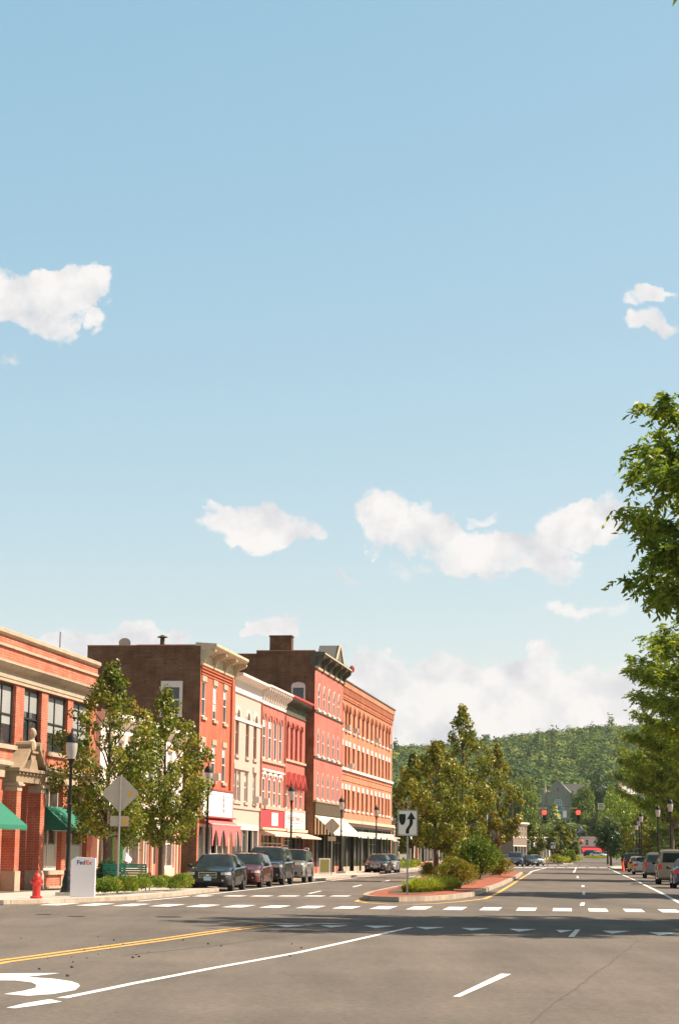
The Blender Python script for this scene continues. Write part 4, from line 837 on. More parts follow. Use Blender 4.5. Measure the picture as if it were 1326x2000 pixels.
cornice(r7, -.02, W7 + .02, [(0, 14.9), (-.12, 14.9), (-.14, 15.06), (0, 15.1)], MT['stone'], 'cornice_base')
cornice(r7, -.02, W7 + .02, [(.35, 15.1), (-.03, 15.1), (-.05, 15.75), (-.55, 15.85), (-.72, 15.92), (-.72, 16.08), (.35, 16.15)], MT['dark_cornice'])
b = MB(); b.box(-.1, W7 + .1, -.76, -.722, 15.93, 16.02); b.build('cornice_edge', MT['tan_metal'], r7)
brackets(r7, (.25, 3.2, 6.1, 9.0, 11.6, W7 - .25), .3, .68, 14.75, 15.85, MT['dark_cornice'])
b = MB(); gx0, gx1 = 5.9, 9.5; gc = (gx0 + gx1) / 2
b.prism([(gx0, 16.08), (gx1, 16.08), (gc, 17.35)], 'y', -.66, .9); b.build('gable', MT['slate'], r7)
b = MB(); b.prism([(gx0 - .15, 16.08), (gx0 + .1, 16.08), (gc, 17.3), (gx1 - .1, 16.08), (gx1 + .15, 16.08), (gc, 17.5)], 'y', -.78, -.665); b.build('gable_trim', MT['tan_metal'], r7)
b = MB(); b.ell((W7 + .1, -.7, 16.15), (.22, .22, .3), 8, 6); b.build('cornice_finial', MT['red_trim'], r7)
shopfront(r7, .2, W7 - .2, 0, 3.6, (2, 5), MT['dark_frame'], posts=7, dep=1.2, bulk=.5, bulkmat=MT['brick_a'])
awning(r7, .05, W7 + .2, 4.25, 2.9, 1.55, MT['cream_awning'], .14, True, MT['striped'])
# ================================================================== 8  long orange brick block
r8 = bld('brick_block', 80.42, .3, 'long four storey orange brick block with corbelled cornice and rows of narrow windows')
W8 = 36.4; b = MB(); H8 = 15.35
cs = [84.75, 86.66, 89.45, 92.4, 95.25, 98.1, 101.1, 103.95, 106.7, 109.4, 112.14, 114.21]; cs = [c - 80.42 for c in cs] 
w8 = [opening(c - .62, c + .62, 11.5, 13.6, 'round', 13.0) for c in cs]; v8 = [opening(c - .6, c + .6, 8.42, 10.2) for c in cs]; u8 = [opening(c - .6, c + .6, 5.05, 6.65) for c in cs]
fw8 = [opening(1.4, 2.6, 11.5, 13.6, 'round', 13.0), opening(1.4, 2.6, 8.42, 10.2), opening(1.4, 2.6, 5.05, 6.65)]
wall_face(b, 0, W8, D, H8, w8 + v8 + u8 + fw8 + [opening(.5, W8 - .5, 0, 3.7)], .26); shell(b, W8, 14, D, H8, roofz=H8 - .8); b.build('wall', MT['brick_d'], r8); roof(r8, W8, 14, H8 - .8)
for i, h in enumerate(w8 + fw8[:1]): window(r8, h, .26, fm=MT['salmon'], sill=MT['cream_white'], hood=(MT['brick_d'], .2), ac=i in (0, 2, 7, 11))
for i, h in enumerate(v8 + fw8[1:2]): window(r8, h, .26, fm=MT['salmon'], lintel=MT['cream_white'], lh=.42, lw=.05, ac=i in (1,))
for i, h in enumerate(u8 + fw8[2:]): window(r8, h, .26, fm=MT['salmon'], lintel=MT['cream_white'], lh=.42, lw=.05, sill=MT['cream_white'])
b = MB(); b.box(0, W8 + .1, -.16, .0, 8.18, 8.4); b.build('string_course', MT['cream_white'], r8)
for z in (7.35, 7.85, 13.95, 14.12): band(r8, 0, W8 + .05, z, z + .08, .05 if z < 10 else .1, MT['brick_d'])
b = MB()
for k in range(74): b.box(.15 + k * .49, .38 + k * .49, -.2, .0, 14.35, 14.9)
b.box(0, W8 + .1, -.26, .0, 14.903, 15.36); b.box(0, W8 + .05, -.12, .0, 14.22, 14.30); b.build('corbel_table', MT['brick_d'], r8)
b = MB(); b.box(-.02, W8 + .15, -.34, .3, 15.363, 15.46); b.build('parapet_coping', MT['slate'], r8)
band(r8, 0, W8, 3.95, 4.2, .3, MT['tan_awning'], 'shop_cornice'); band(r8, 0, W8, 3.72, 3.93, .1, MT['cream'], 'fascia')
b = MB(); b.box(6, W8 - .5, -.9, -.02, 2.9, 3.0); b.box(6, W8 - 6, -.92, -.9, 2.75, 3.25); b.build('canopy', MT['ac'], r8)
shopfront(r8, .5, W8 - .5, 0, 3.7, (3, 7, 11), MT['dark_frame'], posts=14, dep=1.2, bulk=.4, bulkmat=MT['stone'])
for x in (7, 11.5, 16, 20.5, 25): b = MB(); b.box(x - .08, x + .08, -1.0, -.85, D, 2.9); b.build('canopy_post', MT['dark_frame'], r8)

for rr_, xx_, z1_ in ((r3, W3 + .02, 11.6), (r5, .02, 10.9), (r6, .05, 10.8), (r8, .4, 13.8)):
    b = MB(); b.tube([(xx_, -.08, .1), (xx_, -.08, z1_)], .055, 7); b.build('downpipe', MT['salmon'], rr_)
b = MB(); b.box(-.06, .0, 2.6, 3.0, 5.2, 5.6); b.tube([(-.05, 4.2, .5), (-.05, 4.2, 9.5)], .04, 6); b.build('conduit', MT['grey_metal'], r3)
# ------------------------------------------------------------------ vegetation
def rhomb(c, d, up, L, W):
    """c centres (N,3), d unit directions, up side directions, L,W arrays -> (N,4,3) pointed leaves"""
    L = L[:, None]; W = W[:, None]
    return np.stack([c - d * L, c + up * W - d * L * .1, c + d * L, c - up * W - d * L * .1], 1)
def unit(a): return a / np.maximum(np.linalg.norm(a, axis=1, keepdims=True), 1e-9)
def leaf_cloud(rg, cen, rad, n, L, W, droop=0.0, flat=1.0, shell_=.45):
    """n leaves spread over clumps (cen (K,3), rad (K,)), denser towards each clump's outside"""
    K = len(cen); p = rad ** 2 / (rad ** 2).sum(); k = rg.choice(K, n, p=p)
    d = unit(rg.normal(size=(n, 3))); r = rg.uniform(shell_, 1, n) ** .7; r[rg.random(n) < .06] *= 1.22
    c = cen[k] + d * (rad[k] * r)[:, None] * np.array([1, 1, flat])
    nn = unit(d * .8 + rg.normal(size=(n, 3)) * .62 + np.array([0, 0, .25])); a = unit(np.cross(nn, rg.normal(size=(n, 3)) + np.array([droop, 0, 0]))); b = np.cross(nn, a)
    s = rg.uniform(.7, 1.3, n)
    return rhomb(c, a, b, L * s, W * s)
def limb(mb, a, c, r0, r1, rnd, sag=.12, n=4, seg=6):
    a = Vector(a); c = Vector(c); P = []; Ls = (c - a).length
    for i in range(n + 1):
        t = i / n; p = a.lerp(c, t); p += Vector((rnd.uniform(-1, 1), rnd.uniform(-1, 1), 0)) * Ls * .05 * math.sin(math.pi * t) + Vector((0, 0, Ls * sag * math.sin(math.pi * t) * -.5)); P.append(p)
    mb.tube(P, [r0 + (r1 - r0) * i / n for i in range(n + 1)], seg, cap=False); return P
def pear_mesh(seed, H=8.0, base=2.0, R=2.0, n=9000, L=.075, leaf='leaf_pear', top=1.0, gaps=.0, K=70):
    """egg-shaped crown of upward branches; returns trunk mesh and crown mesh"""
    rg = np.random.default_rng(seed); rnd = random.Random(seed); cen = []; rad = []; b = MB()
    tr = [Vector((0, 0, -.1)), Vector((.03, .02, base * .6)), Vector((-.04, .03, base)), Vector((.03, -.04, H * .55)), Vector((0, 0, H * .93))]
    b.tube(tr, [R * .075, R * .06, R * .052, R * .03, .01], 8)
    b.tube([(0, 0, -.1), (0, 0, .12)], [R * .1, R * .07], 8)
    for i in range(K):
        u = (i + rnd.random()) / K; z = base * .9 + (H - base) * (u ** .9)
        w = R * (math.sin(math.pi * min(1, (u * .86 + .13))) ** .75) * (1.05 if u < .55 else 1 - .45 * (u - .55) / .45 * top)
        a = i * 2.39996 + rnd.uniform(-.5, .5); rr = w * rnd.choice([rnd.uniform(.75, 1.12), rnd.uniform(.35, .9), rnd.uniform(.8, 1.05)])
        q = (rr * math.cos(a), rr * math.sin(a), z + rnd.uniform(-.2, .3)); cr = R * rnd.uniform(.17, .30) * (1 - .45 * u)
        cen.append(q); rad.append(cr)
        if i % 2 == 0:
            zb = max(base * .85, z - rr * 1.1 - .3); P = limb(b, (0, 0, zb), q, R * .022 * (1 - .6 * u) + .008, .006, rnd, -.1)
            cen.append(tuple(P[3])); rad.append(cr * .8)
    for k in range(6):
        cen.append((rnd.uniform(-.1, .1) * R, rnd.uniform(-.1, .1) * R, H * (.94 + .012 * k))); rad.append(R * .10)
    cen = np.array(cen); rad = np.array(rad); V = leaf_cloud(rg, cen, rad, n, L, L * .55)
    return b.mesh('trunk', MT['bark'], 50), np_quads('crown', V, MT[leaf])
def locust_mesh(seed, H=13.0, lo=5.0, R=6.5, nfr=5200, leaf='leaf_locust', nb=40):
    """spreading tree: limbs fork low from the trunk, end heights run from lo to H"""
    rg = np.random.default_rng(seed); rnd = random.Random(seed); b = MB(); paths = []
    b.tube([(0, 0, -.1), (.05, .03, lo * .5), (-.05, .05, lo * .8), (.1, -.1, H * .6), (0, .1, H * .9)], [.34, .26, .23, .13, .03], 10)
    for i in range(nb):
        u = (i + .5) / nb; zE = lo + (H - lo) * u; a = i * 2.39996 + rnd.uniform(-.3, .3)
        prof = min(1.0, .78 + 1.1 * u) * (1 if u < .5 else math.sqrt(max(0, 1 - ((u - .5) / .52) ** 2)))
        w = max(.8, R * prof * rnd.choice((1, 1, .62, .85)) * rnd.uniform(.88, 1.05)); z0 = max(lo * .62, zE - w * .55 - .6)
        q = Vector((w * math.cos(a), w * math.sin(a), zE)); P = limb(b, (0, 0, min(z0, H * .85)), q, .10 * (1 - .5 * u), .012, rnd, -.14, 6); paths.append(P)
        for k in range(8):
            t = rnd.uniform(.3, .99); p = P[int(t * 6)]; d = (P[-1] - P[0]).normalized(); sd = Vector((-d.y, d.x, 0)) * rnd.choice((-1, 1)) * rnd.uniform(.5, 1.0) + d * rnd.uniform(.1, .8) + Vector((0, 0, rnd.uniform(-.3, .4)))
            e = p + sd * rnd.uniform(.7, 1.7) * R / 6.5; P2 = limb(b, p, e, .025, .006, rnd, -.05, 3, 5); paths.append(P2)
    seg = []
    for P in paths:
        Lp = len(P)
        for i in range(Lp - 1):
            t = (i + .5) / (Lp - 1)
            if Lp > 4 and t < .3: continue
            seg.append((P[i], P[i + 1], .45 + t))
    A = np.array([tuple(s[0]) for s in seg]); B_ = np.array([tuple(s[1]) for s in seg]); w = np.array([s[2] for s in seg]) * np.linalg.norm(B_ - A, axis=1); w /= w.sum()
    k = rg.choice(len(seg), nfr, p=w); t = rg.random(nfr)[:, None]; base_ = A[k] * (1 - t) + B_[k] * t + rg.normal(size=(nfr, 3)) * np.array([.13, .13, .09])
    dr = unit(unit(B_[k] - A[k]) * .6 + rg.normal(size=(nfr, 3)) * .6 + np.array([0, 0, -.35])); Lf = rg.uniform(.22, .42, nfr)
    out = []
    for j in range(6):                                  # leaflets along a drooping rachis
        s_ = (j + .5) / 6; c = base_ + dr * (Lf * s_)[:, None] + np.array([0, 0, -1]) * (Lf * .55 * s_ * s_)[:, None]
        sd = unit(np.cross(dr, rg.normal(size=(nfr, 3)) * .4 + np.array([0, 0, 1.]))) * (1 if j % 2 else -1); c = c + sd * .055
        a = unit(sd + dr * .6 + np.array([0, 0, -.4])); u = unit(np.cross(a, rg.normal(size=(nfr, 3)))); out.append(rhomb(c, a, u, np.full(nfr, .115), np.full(nfr, .042)))
    return b.mesh('trunk', MT['bark'], 50), np_quads('crown', np.concatenate(out), MT[leaf])
def round_mesh(seed, H=10.0, R=4.5, base=1.6, n=7000, L=.22, leaf='leaf_green', K=60, flat=.8, willow=False):
    rg = np.random.default_rng(seed); rnd = random.Random(seed); b = MB(); cen = []; rad = []
    b.tube([(0, 0, -.5), (.1, 0, base), (-.1, .1, H * .5), (0, 0, H * .8)], [R * .09, R * .065, R * .04, .03], 8)
    cz = base + (H - base) * .52; hz = (H - base) * .5
    for i in range(K):
        z = 1 - 2 * (i + .5) / K; a = i * 2.39996; q = math.sqrt(1 - z * z); k = rnd.uniform(.55, .95) if i % 3 else rnd.uniform(.3, .7)
        p = (R * q * k * math.cos(a), R * q * k * math.sin(a), cz + hz * z * k); cen.append(p); rad.append(R * rnd.uniform(.2, .38))
        if i % 4 == 0: limb(b, (0, 0, max(base, p[2] - R * .5)), p, R * .02, .02, rnd)
    V = leaf_cloud(rg, np.array(cen), np.array(rad), n, L, L * .6, droop=1.6 if willow else 0, flat=flat, shell_=.6)
    return b.mesh('trunk', MT['bark'], 50), np_quads('crown', V, MT[leaf])
def conifer_mesh(seed, H=12.0, R=2.2, n=4000, leaf='leaf_dark'):
    rg = np.random.default_rng(seed); b = MB(); b.tube([(0, 0, -.4), (0, 0, H * .95)], [.2, .02], 7)
    u = rg.random(n) ** .8; z = H * (.06 + .94 * u); a = rg.random(n) * 6.283; layer = (np.abs(((z * 1.1) % 1) - .5) * 2) ** .5
    r = R * (1 - u) * (.55 + .45 * layer) * rg.uniform(.5, 1, n); c = np.stack([r * np.cos(a), r * np.sin(a), z], 1); d = unit(np.stack([np.cos(a), np.sin(a), np.full(n, -.35)], 1) + rg.normal(size=(n, 3)) * .25)
    return b.mesh('trunk', MT['bark'], 50), np_quads('crown', rhomb(c, d, unit(np.cross(d, rg.normal(size=(n, 3)))), np.full(n, .32), np.full(n, .11)), MT[leaf])
def tree(name, meshes, x, y, z, label, group, rz=0.0, s=1.0):
    t = empty(name, (x, y, z), rz, label, 'tree', group); sc_ = s if isinstance(s, tuple) else (s, s, s)
    inst('trunk', meshes[0], t, sc_=sc_); inst('crown', meshes[1], t, sc_=sc_); return t
# pears on the left pavement
PA = pear_mesh(11, 9.0, 2.35, 2.05, 13500, .078, 'leaf_pear', top=1.25, K=85); PB = pear_mesh(23, 8.3, 2.2, 2.15, 12500, .078, 'leaf_pear', top=1.2, K=78)
GP = 'callery pear trees along the street'
tree('pear_tree', PA, -9.15, 80.0, .05, 'leafy pear tree behind the diamond sign and the green bench', GP, .3)
tree('pear_tree', PB, XA(317, 86.5), 86.5, .05, 'smaller pear tree with a slanting trunk in front of the pink shop', GP, 1.9)
# pears on the median
PF = pear_mesh(61, 10, 2.0, 2.6, 7500, .19, 'leaf_pear', top=1.2, K=75); PG = pear_mesh(67, 10, 1.6, 2.6, 7500, .17, 'leaf_pear2', top=1.1, K=75)
PC = pear_mesh(31, 7.6, 1.9, 2.05, 12500, .09, 'leaf_pear2', top=1.3, K=75); PD = pear_mesh(47, 10.4, 2.3, 1.95, 11000, .095, 'leaf_pear', top=1.3, K=85); PE = pear_mesh(53, 10.0, 2.3, 1.75, 8000, .11, 'leaf_pear2', top=1.3, K=65)
tree('pear_tree', PC, XA(851, 112), 112, .17, 'pear tree at the near end of the planted median behind the keep right sign', GP, .8)
tree('pear_tree', PD, XA(903, 128), 128, .17, 'tallest pear tree on the median, rising above the others with a thin top', GP, 2.2, (1, 1, 1.04))
tree('pear_tree', PE, XA(971, 158), 158, .17, 'pear tree at the far right end of the near median', GP, 1.2)
tree('pear_tree', PF, XA(806, 208), 208, .1, 'pear tree on the left pavement beyond the brick block beside a small hydrant', GP, 3.2, (.85, .85, 1.15))
tree('pear_tree', PF, XA(872, 225), 225, .1, 'pear tree half hidden behind the median pears on the left pavement', GP, 5.2, (.8, .8, .92))
tree('pear_tree', PF, XA(1038, 335), 335, .2, 'dark pear tree beside the blue car beyond the second crossing', GP, 4.0, (.84, .84, .62))
tree('pear_tree', PF, XA(1094, 345), 345, .2, 'broad pear tree on the far median in front of the church', GP, .5, (1.0, 1.0, .68))
tree('pear_tree', PF, XA(1119, 380), 380, .3, 'small pear tree right behind the far median pear', GP, 2.5, (.55, .55, .60))
tree('pear_tree', PG, XA(1249, 262), 262, .1, 'orange tinged pear tree behind the parked cars on the right', GP, 1.5, (.86, .86, .70))
tree('pear_tree', PC, XA(1222, 300), 300, .1, 'small brownish tree left of the orange tinged pear on the right', GP, 3.5, (.5, .5, .62))
# locusts on the right
LA = locust_mesh(5, 13.7, 7.2, 7.2, 26000, nb=80); LB = locust_mesh(8, 13.6, 7.4, 6.8, 15000, nb=56)
GL = 'honey locust trees along the right pavement'
tree('locust_tree', LA, 13.25, 47.0, .1, 'largest honey locust with drooping branches at the right edge', GL, .4)
tree('locust_tree', LB, 18.3, 81.0, .13, 'honey locust on the right pavement just beyond the largest one', GL, 1.4, (1.08, 1.08, .85))
tree('locust_tree', LB, 25.2, 126.0, .13, 'honey locust with light showing between its layered branches right of the cars', GL, 2.9, (1, 1, 1.03))
tree('locust_tree', LB, 30.2, 170.0, .13, 'honey locust with yellowish leaves low over the right pavement', GL, 4.4, (1, 1, .96))
tree('locust_tree', LB, XA(1311, 215), 215.0, .13, 'honey locust with a thick straight trunk behind a street lamp', GL, 5.2, (.95, .95, .9))
LT = locust_mesh(9, 9.0, 6.95, 4.3, 6000, nb=30)
_v = np.empty(len(LT[1].vertices) * 3, np.float32); LT[1].vertices.foreach_get('co', _v); _v = _v.reshape(-1, 3); zt_ = ZA(1320, 24, 12.3)
_m = np.abs(_v[:, 2] - zt_) < .09; _r = np.hypot(_v[:, 0], _v[:, 1]) * _m; _k = int(_r.argmax()); _a = math.atan2(_v[_k, 1], _v[_k, 0])
tree('locust_tree', LT, XA(1306, 12.3) + float(_r[_k]), 12.3, .0, 'overhanging locust whose twig tip shows in the top right corner', GL, math.pi - _a)
# --- low planting
def hedge(name, pts, w, h, n, leaf, L, label, z=.1, grp=None, cat='shrub', seed=1, W=.45, up=.4):
    rg = np.random.default_rng(seed); P = np.array(pts, float); seg = np.linalg.norm(np.diff(P, axis=0), axis=1); cum = np.concatenate([[0], np.cumsum(seg)]); K = int(cum[-1] / (w * .38)) + 2
    cen = []; rad = []
    for i in range(K):
        for j in range(3):
            t = rg.uniform(0, cum[-1]); q = min(np.searchsorted(cum, t, side='right') - 1, len(seg) - 1); f = (t - cum[q]) / seg[q]; p = P[q] * (1 - f) + P[q + 1] * f
            cen.append((p[0] + rg.uniform(-.4, .4) * w, p[1] + rg.uniform(-.4, .4) * w, z + h * rg.uniform(.15, .6))); rad.append(h * rg.uniform(.35, .6))
    cen = np.array(cen); rad = np.array(rad); k = rg.integers(0, len(cen), n); d = unit(rg.normal(size=(n, 3))); d[:, 2] = np.abs(d[:, 2]); c = cen[k] + d * rad[k][:, None]; c[:, 2] = np.maximum(c[:, 2], z + .02)
    a = unit(d * .7 + rg.normal(size=(n, 3)) * .45 + np.array([0, 0, up])); V = rhomb(c, a, unit(np.cross(a, rg.normal(size=(n, 3)))), L * rg.uniform(.6, 1.4, n), L * W * np.ones(n))
    me = np_quads(name, V, MT[leaf]); b = MB()
    o = inst(name, me); tag(o, label, cat, grp); return o
hedge('juniper_bed', [(-7.85, 66.0), (-7.25, 69), (-6.45, 73), (-5.9, 77)], 1.4, .56, 24000, 'leaf_juniper', .075, 'long low juniper bed with rusty patches beside the diamond sign', .1, seed=2, W=.2, up=.35)
hedge('juniper_bed', [(WLX(190) - 2.6, 176), (WLX(200) - 2.6, 196), (WLX(215) - 3.2, 214)], 1.5, .8, 5000, 'leaf_juniper', .10, 'distant juniper bed beyond the white sandwich board', .1, seed=3, W=.35)
def blob_shrub(name, x, y, w, h, n, leaf, L, label, seed, upright=.3, grp='shrubs on the median', W=.5, z=.17):
    rg = np.random.default_rng(seed); cen = []; rad = []
    for i in range(34):
        a = rg.uniform(0, 6.283); r = w / 2 * rg.uniform(0, .68); cen.append((r * math.cos(a), r * math.sin(a), h * (.32 + .36 * rg.random()) * (1.05 - r / w))); rad.append(min(w, h) * rg.uniform(.18, .32))
    cen = np.array(cen); rad = np.array(rad); k = rg.integers(0, len(cen), n); d = unit(rg.normal(size=(n, 3))); c = cen[k] + d * (rad[k] * rg.uniform(.8, 1.08, n))[:, None]; c[:, 2] = np.maximum(c[:, 2], .03)
    a = unit(d * .6 + rg.normal(size=(n, 3)) * .6 + np.array([0, 0, upright])); V = rhomb(c, a, unit(np.cross(a, rg.normal(size=(n, 3)))), L * rg.uniform(.6, 1.4, n), L * W * np.ones(n))
    t = empty(name, (x, y, z), 0, label, 'shrub', grp); inst('foliage', np_quads('foliage', V, MT[leaf]), t)
    b = MB(); rnd = random.Random(seed)
    for i in range(9): limb(b, (rnd.uniform(-.1, .1), rnd.uniform(-.1, .1), -.05), (rnd.uniform(-.3, .3) * w, rnd.uniform(-.3, .3) * w, h * rnd.uniform(.5, .8)), .02, .006, rnd)
    b.build('stems', MT['bark'], t); return t
def grass_clump(x, y, r, h, n, label, seed, leaf='leaf_grass', grp='grass clumps on the median', z=.17):
    rg = np.random.default_rng(seed); a = rg.uniform(0, 6.283, n); rr = r * np.sqrt(rg.random(n)) * .8; q = []
    root = np.stack([rr * np.cos(a), rr * np.sin(a), np.zeros(n)], 1); a2 = a + rg.normal(size=n) * .7; out = np.stack([np.cos(a2), np.sin(a2), np.zeros(n)], 1); L = h * rg.uniform(.5, 1.35, n) * (1.15 - .65 * rr / r)
    side = np.stack([-np.sin(a2), np.cos(a2), np.zeros(n)], 1) * .011; k = rg.uniform(.2, 1.15, n)
    P = [root]
    for t in (.4, .75, 1.0): P.append(root + out * (L * k * t * t)[:, None] * .9 + np.array([0, 0, 1.]) * (L * (t - .38 * t * t * k * 1.6))[:, None])
    w = [1, .9, .6, .1]
    for i in range(3): q.append(np.stack([P[i] - side * w[i], P[i] + side * w[i], P[i + 1] + side * w[i + 1], P[i + 1] - side * w[i + 1]], 1))
    o = inst('grass_clump', np_quads('grass_clump', np.concatenate(q), MT[leaf]), None, (x, y, z)); tag(o, label, 'ornamental grass', grp)
for i, (px, Y, r, h, lb) in enumerate([(806, 74.0, .45, .62, 'bright grass clump right beside the keep right sign pole'), (822, 75.5, .55, .66, 'largest bright grass clump at the front of the median'), (843, 77, .55, .62, 'bright grass clump in the middle of the front row'),
                                       (864, 79.5, .55, .64, 'bright grass clump at the right of the front row'), (880, 83, .5, .6, 'bright grass clump before the rusty shrub')]):
    grass_clump(XA(px, Y), Y, r, h, 1100, lb, 60 + i)
blob_shrub('rusty_shrub', XA(889, 93.5), 93.5, 2.4, 1.45, 8000, 'leaf_rust', .06, 'rusty yellow shrub with fine leaves behind the bright grass', 71, .5, W=.3)
blob_shrub('round_shrub', XA(932, 113), 113, 3.0, 2.75, 11000, 'leaf_shrub', .07, 'large round green shrub at the middle of the median', 72)
blob_shrub('round_shrub', XA(898, 120), 120, 2.2, 2.3, 6000, 'leaf_shrub', .07, 'smaller green shrub hidden behind the large round one', 73)
blob_shrub('rusty_shrub', XA(975, 134), 134, 1.9, 1.5, 5000, 'leaf_rust', .07, 'small rusty green shrub at the far end of the median bed', 74, W=.35)
blob_shrub('dry_shrub', XA(838, 112), 113, 1.3, 1.1, 2200, 'leaf_rust', .06, 'thin dry shrub left of the median pear trunk', 75, W=.3)
blob_shrub('round_shrub', XA(1101, 340), 332, 2.6, 2.5, 2500, 'leaf_bright', .12, 'bright clipped shrub on the far median', 76, z=.2)
blob_shrub('round_shrub', XA(1082, 330), 328, 3.0, 1.6, 2500, 'leaf_rust', .12, 'pinkish seed headed shrub on the far median beside its sign', 77, z=.2)
hedge('far_planting', [(31.5, 321), (36, 321), (40, 345), (50, 420), (58, 495)], 3.2, .9, 6000, 'leaf_grass', .22, 'low green and yellow planting on the far median', .25, seed=9)
hedge('far_verge', [(XA(1146, 430), 430), (XA(1180, 480), 480), (XA(1240, 520), 520), (XA(1300, 540), 540)], 3, .45, 4000, 'leaf_grass', .2, 'low green verge along the bend of the far road', .8, seed=10)
blob_shrub('round_shrub', XA(1217, 310), 300, 2.2, 3.4, 3000, 'leaf_rust', .12, 'tall brownish shrub by the orange cone on the right', 78, z=.1, grp='shrubs on the right pavement')
# --- trees of the town in the middle distance
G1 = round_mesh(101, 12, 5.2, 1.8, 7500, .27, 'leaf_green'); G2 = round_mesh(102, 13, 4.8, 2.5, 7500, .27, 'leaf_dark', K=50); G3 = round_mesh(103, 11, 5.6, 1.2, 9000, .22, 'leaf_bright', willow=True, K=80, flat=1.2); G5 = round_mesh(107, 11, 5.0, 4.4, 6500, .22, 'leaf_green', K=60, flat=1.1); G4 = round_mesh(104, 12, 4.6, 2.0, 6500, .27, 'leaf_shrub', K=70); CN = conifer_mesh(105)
GT = 'trees of the town in the middle distance'
def town(mesh, px, ytop, Y, w, label, name='broadleaf_tree', base=None, mH=12.0, mR=5.0):
    zb = zg(Y) if base is None else base; zt = ZA(px, ytop, Y); s = (zt - zb) / mH; r = w / CF * Y / 2 / mR
    tree(name, mesh, XA(px, Y), Y, zb, label, GT, px * .37, (r, r, s))
town(G5, 1186, 1592, 330, 56, 'dark green willow low over the right side of the road', 'willow_tree', mH=11, mR=5.6)
town(G3, 1216, 1551, 372, 84, 'yellow green willow with a rounded top, left of the pair', 'willow_tree', mH=11, mR=5.6)
town(G3, 1288, 1556, 350, 92, 'yellow green willow with a rounded top, behind the street lamps', 'willow_tree', mH=11, mR=5.6)
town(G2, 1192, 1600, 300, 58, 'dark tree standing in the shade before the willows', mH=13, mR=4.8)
town(G1, 1328, 1575, 260, 96, 'green tree behind the parked van at the right edge')
town(G1, 1275, 1612, 320, 80, 'low green tree behind the row of lamps')
town(G4, 1018, 1536, 520, 66, 'yellow green tree left of the stone church')
town(G1, 1026, 1506, 640, 56, 'rounded green tree on the slope up left from the church')
town(G4, 1140, 1535, 690, 56, 'yellow topped tree touching the right of the church')
town(G1, 1122, 1606, 650, 62, 'green tree below the church, right of the far median pear')
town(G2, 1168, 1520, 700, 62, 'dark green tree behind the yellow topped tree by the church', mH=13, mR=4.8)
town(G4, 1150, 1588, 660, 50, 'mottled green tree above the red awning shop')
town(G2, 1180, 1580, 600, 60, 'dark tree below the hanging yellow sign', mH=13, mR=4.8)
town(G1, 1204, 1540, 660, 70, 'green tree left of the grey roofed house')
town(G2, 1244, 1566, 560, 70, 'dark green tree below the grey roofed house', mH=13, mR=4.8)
town(G1, 1060, 1606, 560, 70, 'green tree hiding the foot of the church')
town(G1, 985, 1560, 560, 80, 'green tree rising behind the right end of the median pears')
town(G4, 940, 1560, 600, 100, 'yellow green tree behind the median pears')
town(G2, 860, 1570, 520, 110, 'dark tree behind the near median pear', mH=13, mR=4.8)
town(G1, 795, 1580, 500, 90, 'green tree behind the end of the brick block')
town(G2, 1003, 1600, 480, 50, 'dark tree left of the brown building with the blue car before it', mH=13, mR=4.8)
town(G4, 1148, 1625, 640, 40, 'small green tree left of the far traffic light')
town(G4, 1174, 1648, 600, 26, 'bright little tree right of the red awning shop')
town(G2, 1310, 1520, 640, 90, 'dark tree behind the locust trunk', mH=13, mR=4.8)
town(G1, 1262, 1525, 780, 90, 'green tree on the rise behind the grey roofed house')
# --- wooded hill
def hillz(X, Y):
    r = np.interp(X, [-400, -150, 40, 80, 130, 185, 235, 320, 420, 700], [53, 70, 81, 82, 91, 101, 105, 107, 101, 78])
    t = np.clip((Y - 620) / 1180, 0, 1); s = t * t * (3 - 2 * t); b = np.sin(X * .018 + 1) * np.sin(Y * .009) * 6 * t * (1 - t) * 4
    back = np.clip((Y - 1800) / 900, 0, 1)
    return -2 + zg(620) * np.minimum(1, np.clip((Y - 500) / 120, 0, 1)) + s * (r - 3) + b - back * 60
b = MB(); xs = np.linspace(-700, 900, 65); ys2 = np.linspace(560, 2700, 50)
for y in ys2:
    for x in xs: b.v.append((float(x), float(y), float(hillz(x, y))))
n = len(xs)
for j in range(len(ys2) - 1):
    for i in range(n - 1): b.f.append((j * n + i, j * n + i + 1, (j + 1) * n + i + 1, (j + 1) * n + i)); b.m.append(0)
tag(b.build('hill', MT['earth'], smooth=60), kind='structure')
rg = np.random.default_rng(77); NT = 3300; hy = 640 + 1230 * rg.random(NT) ** .8; hx = (rg.uniform(.0, .205, NT)) * hy; hz_ = hillz(hx, hy)
tr_r = rg.uniform(4.5, 11.5, NT) * rg.uniform(.8, 1.05, NT); per = 210; N_ = NT * per; k = np.repeat(np.arange(NT), per); d = unit(rg.normal(size=(N_, 3))); d[:, 2] = np.abs(d[:, 2]) * 1.15 - .15
lump = 1 + .22 * np.sin(d[:, 0] * 5 + k) * np.sin(d[:, 1] * 5 + k * 1.7); con = (rg.random(NT) < .025)[k]
r = tr_r[k] * lump * rg.uniform(.75, 1.05, N_); c = np.stack([hx[k] + d[:, 0] * r * np.where(con, .45, 1), hy[k] + d[:, 1] * r * np.where(con, .45, 1), hz_[k] + 3.0 + d[:, 2] * r * np.where(con, 1.7, .85)], 1)
nn = unit(d + rg.normal(size=(N_, 3)) * .30); a = unit(np.cross(nn, rg.normal(size=(N_, 3)))); V = rhomb(c, a, np.cross(nn, a), rg.uniform(.7, 1.4, N_), rg.uniform(.5, 1.0, N_))
me = np_quads('wood', V, MT['leaf_hill']); o = inst('hillside_wood', me); tag(o, 'dense green wood covering the far hill', 'wood', kind='stuff')
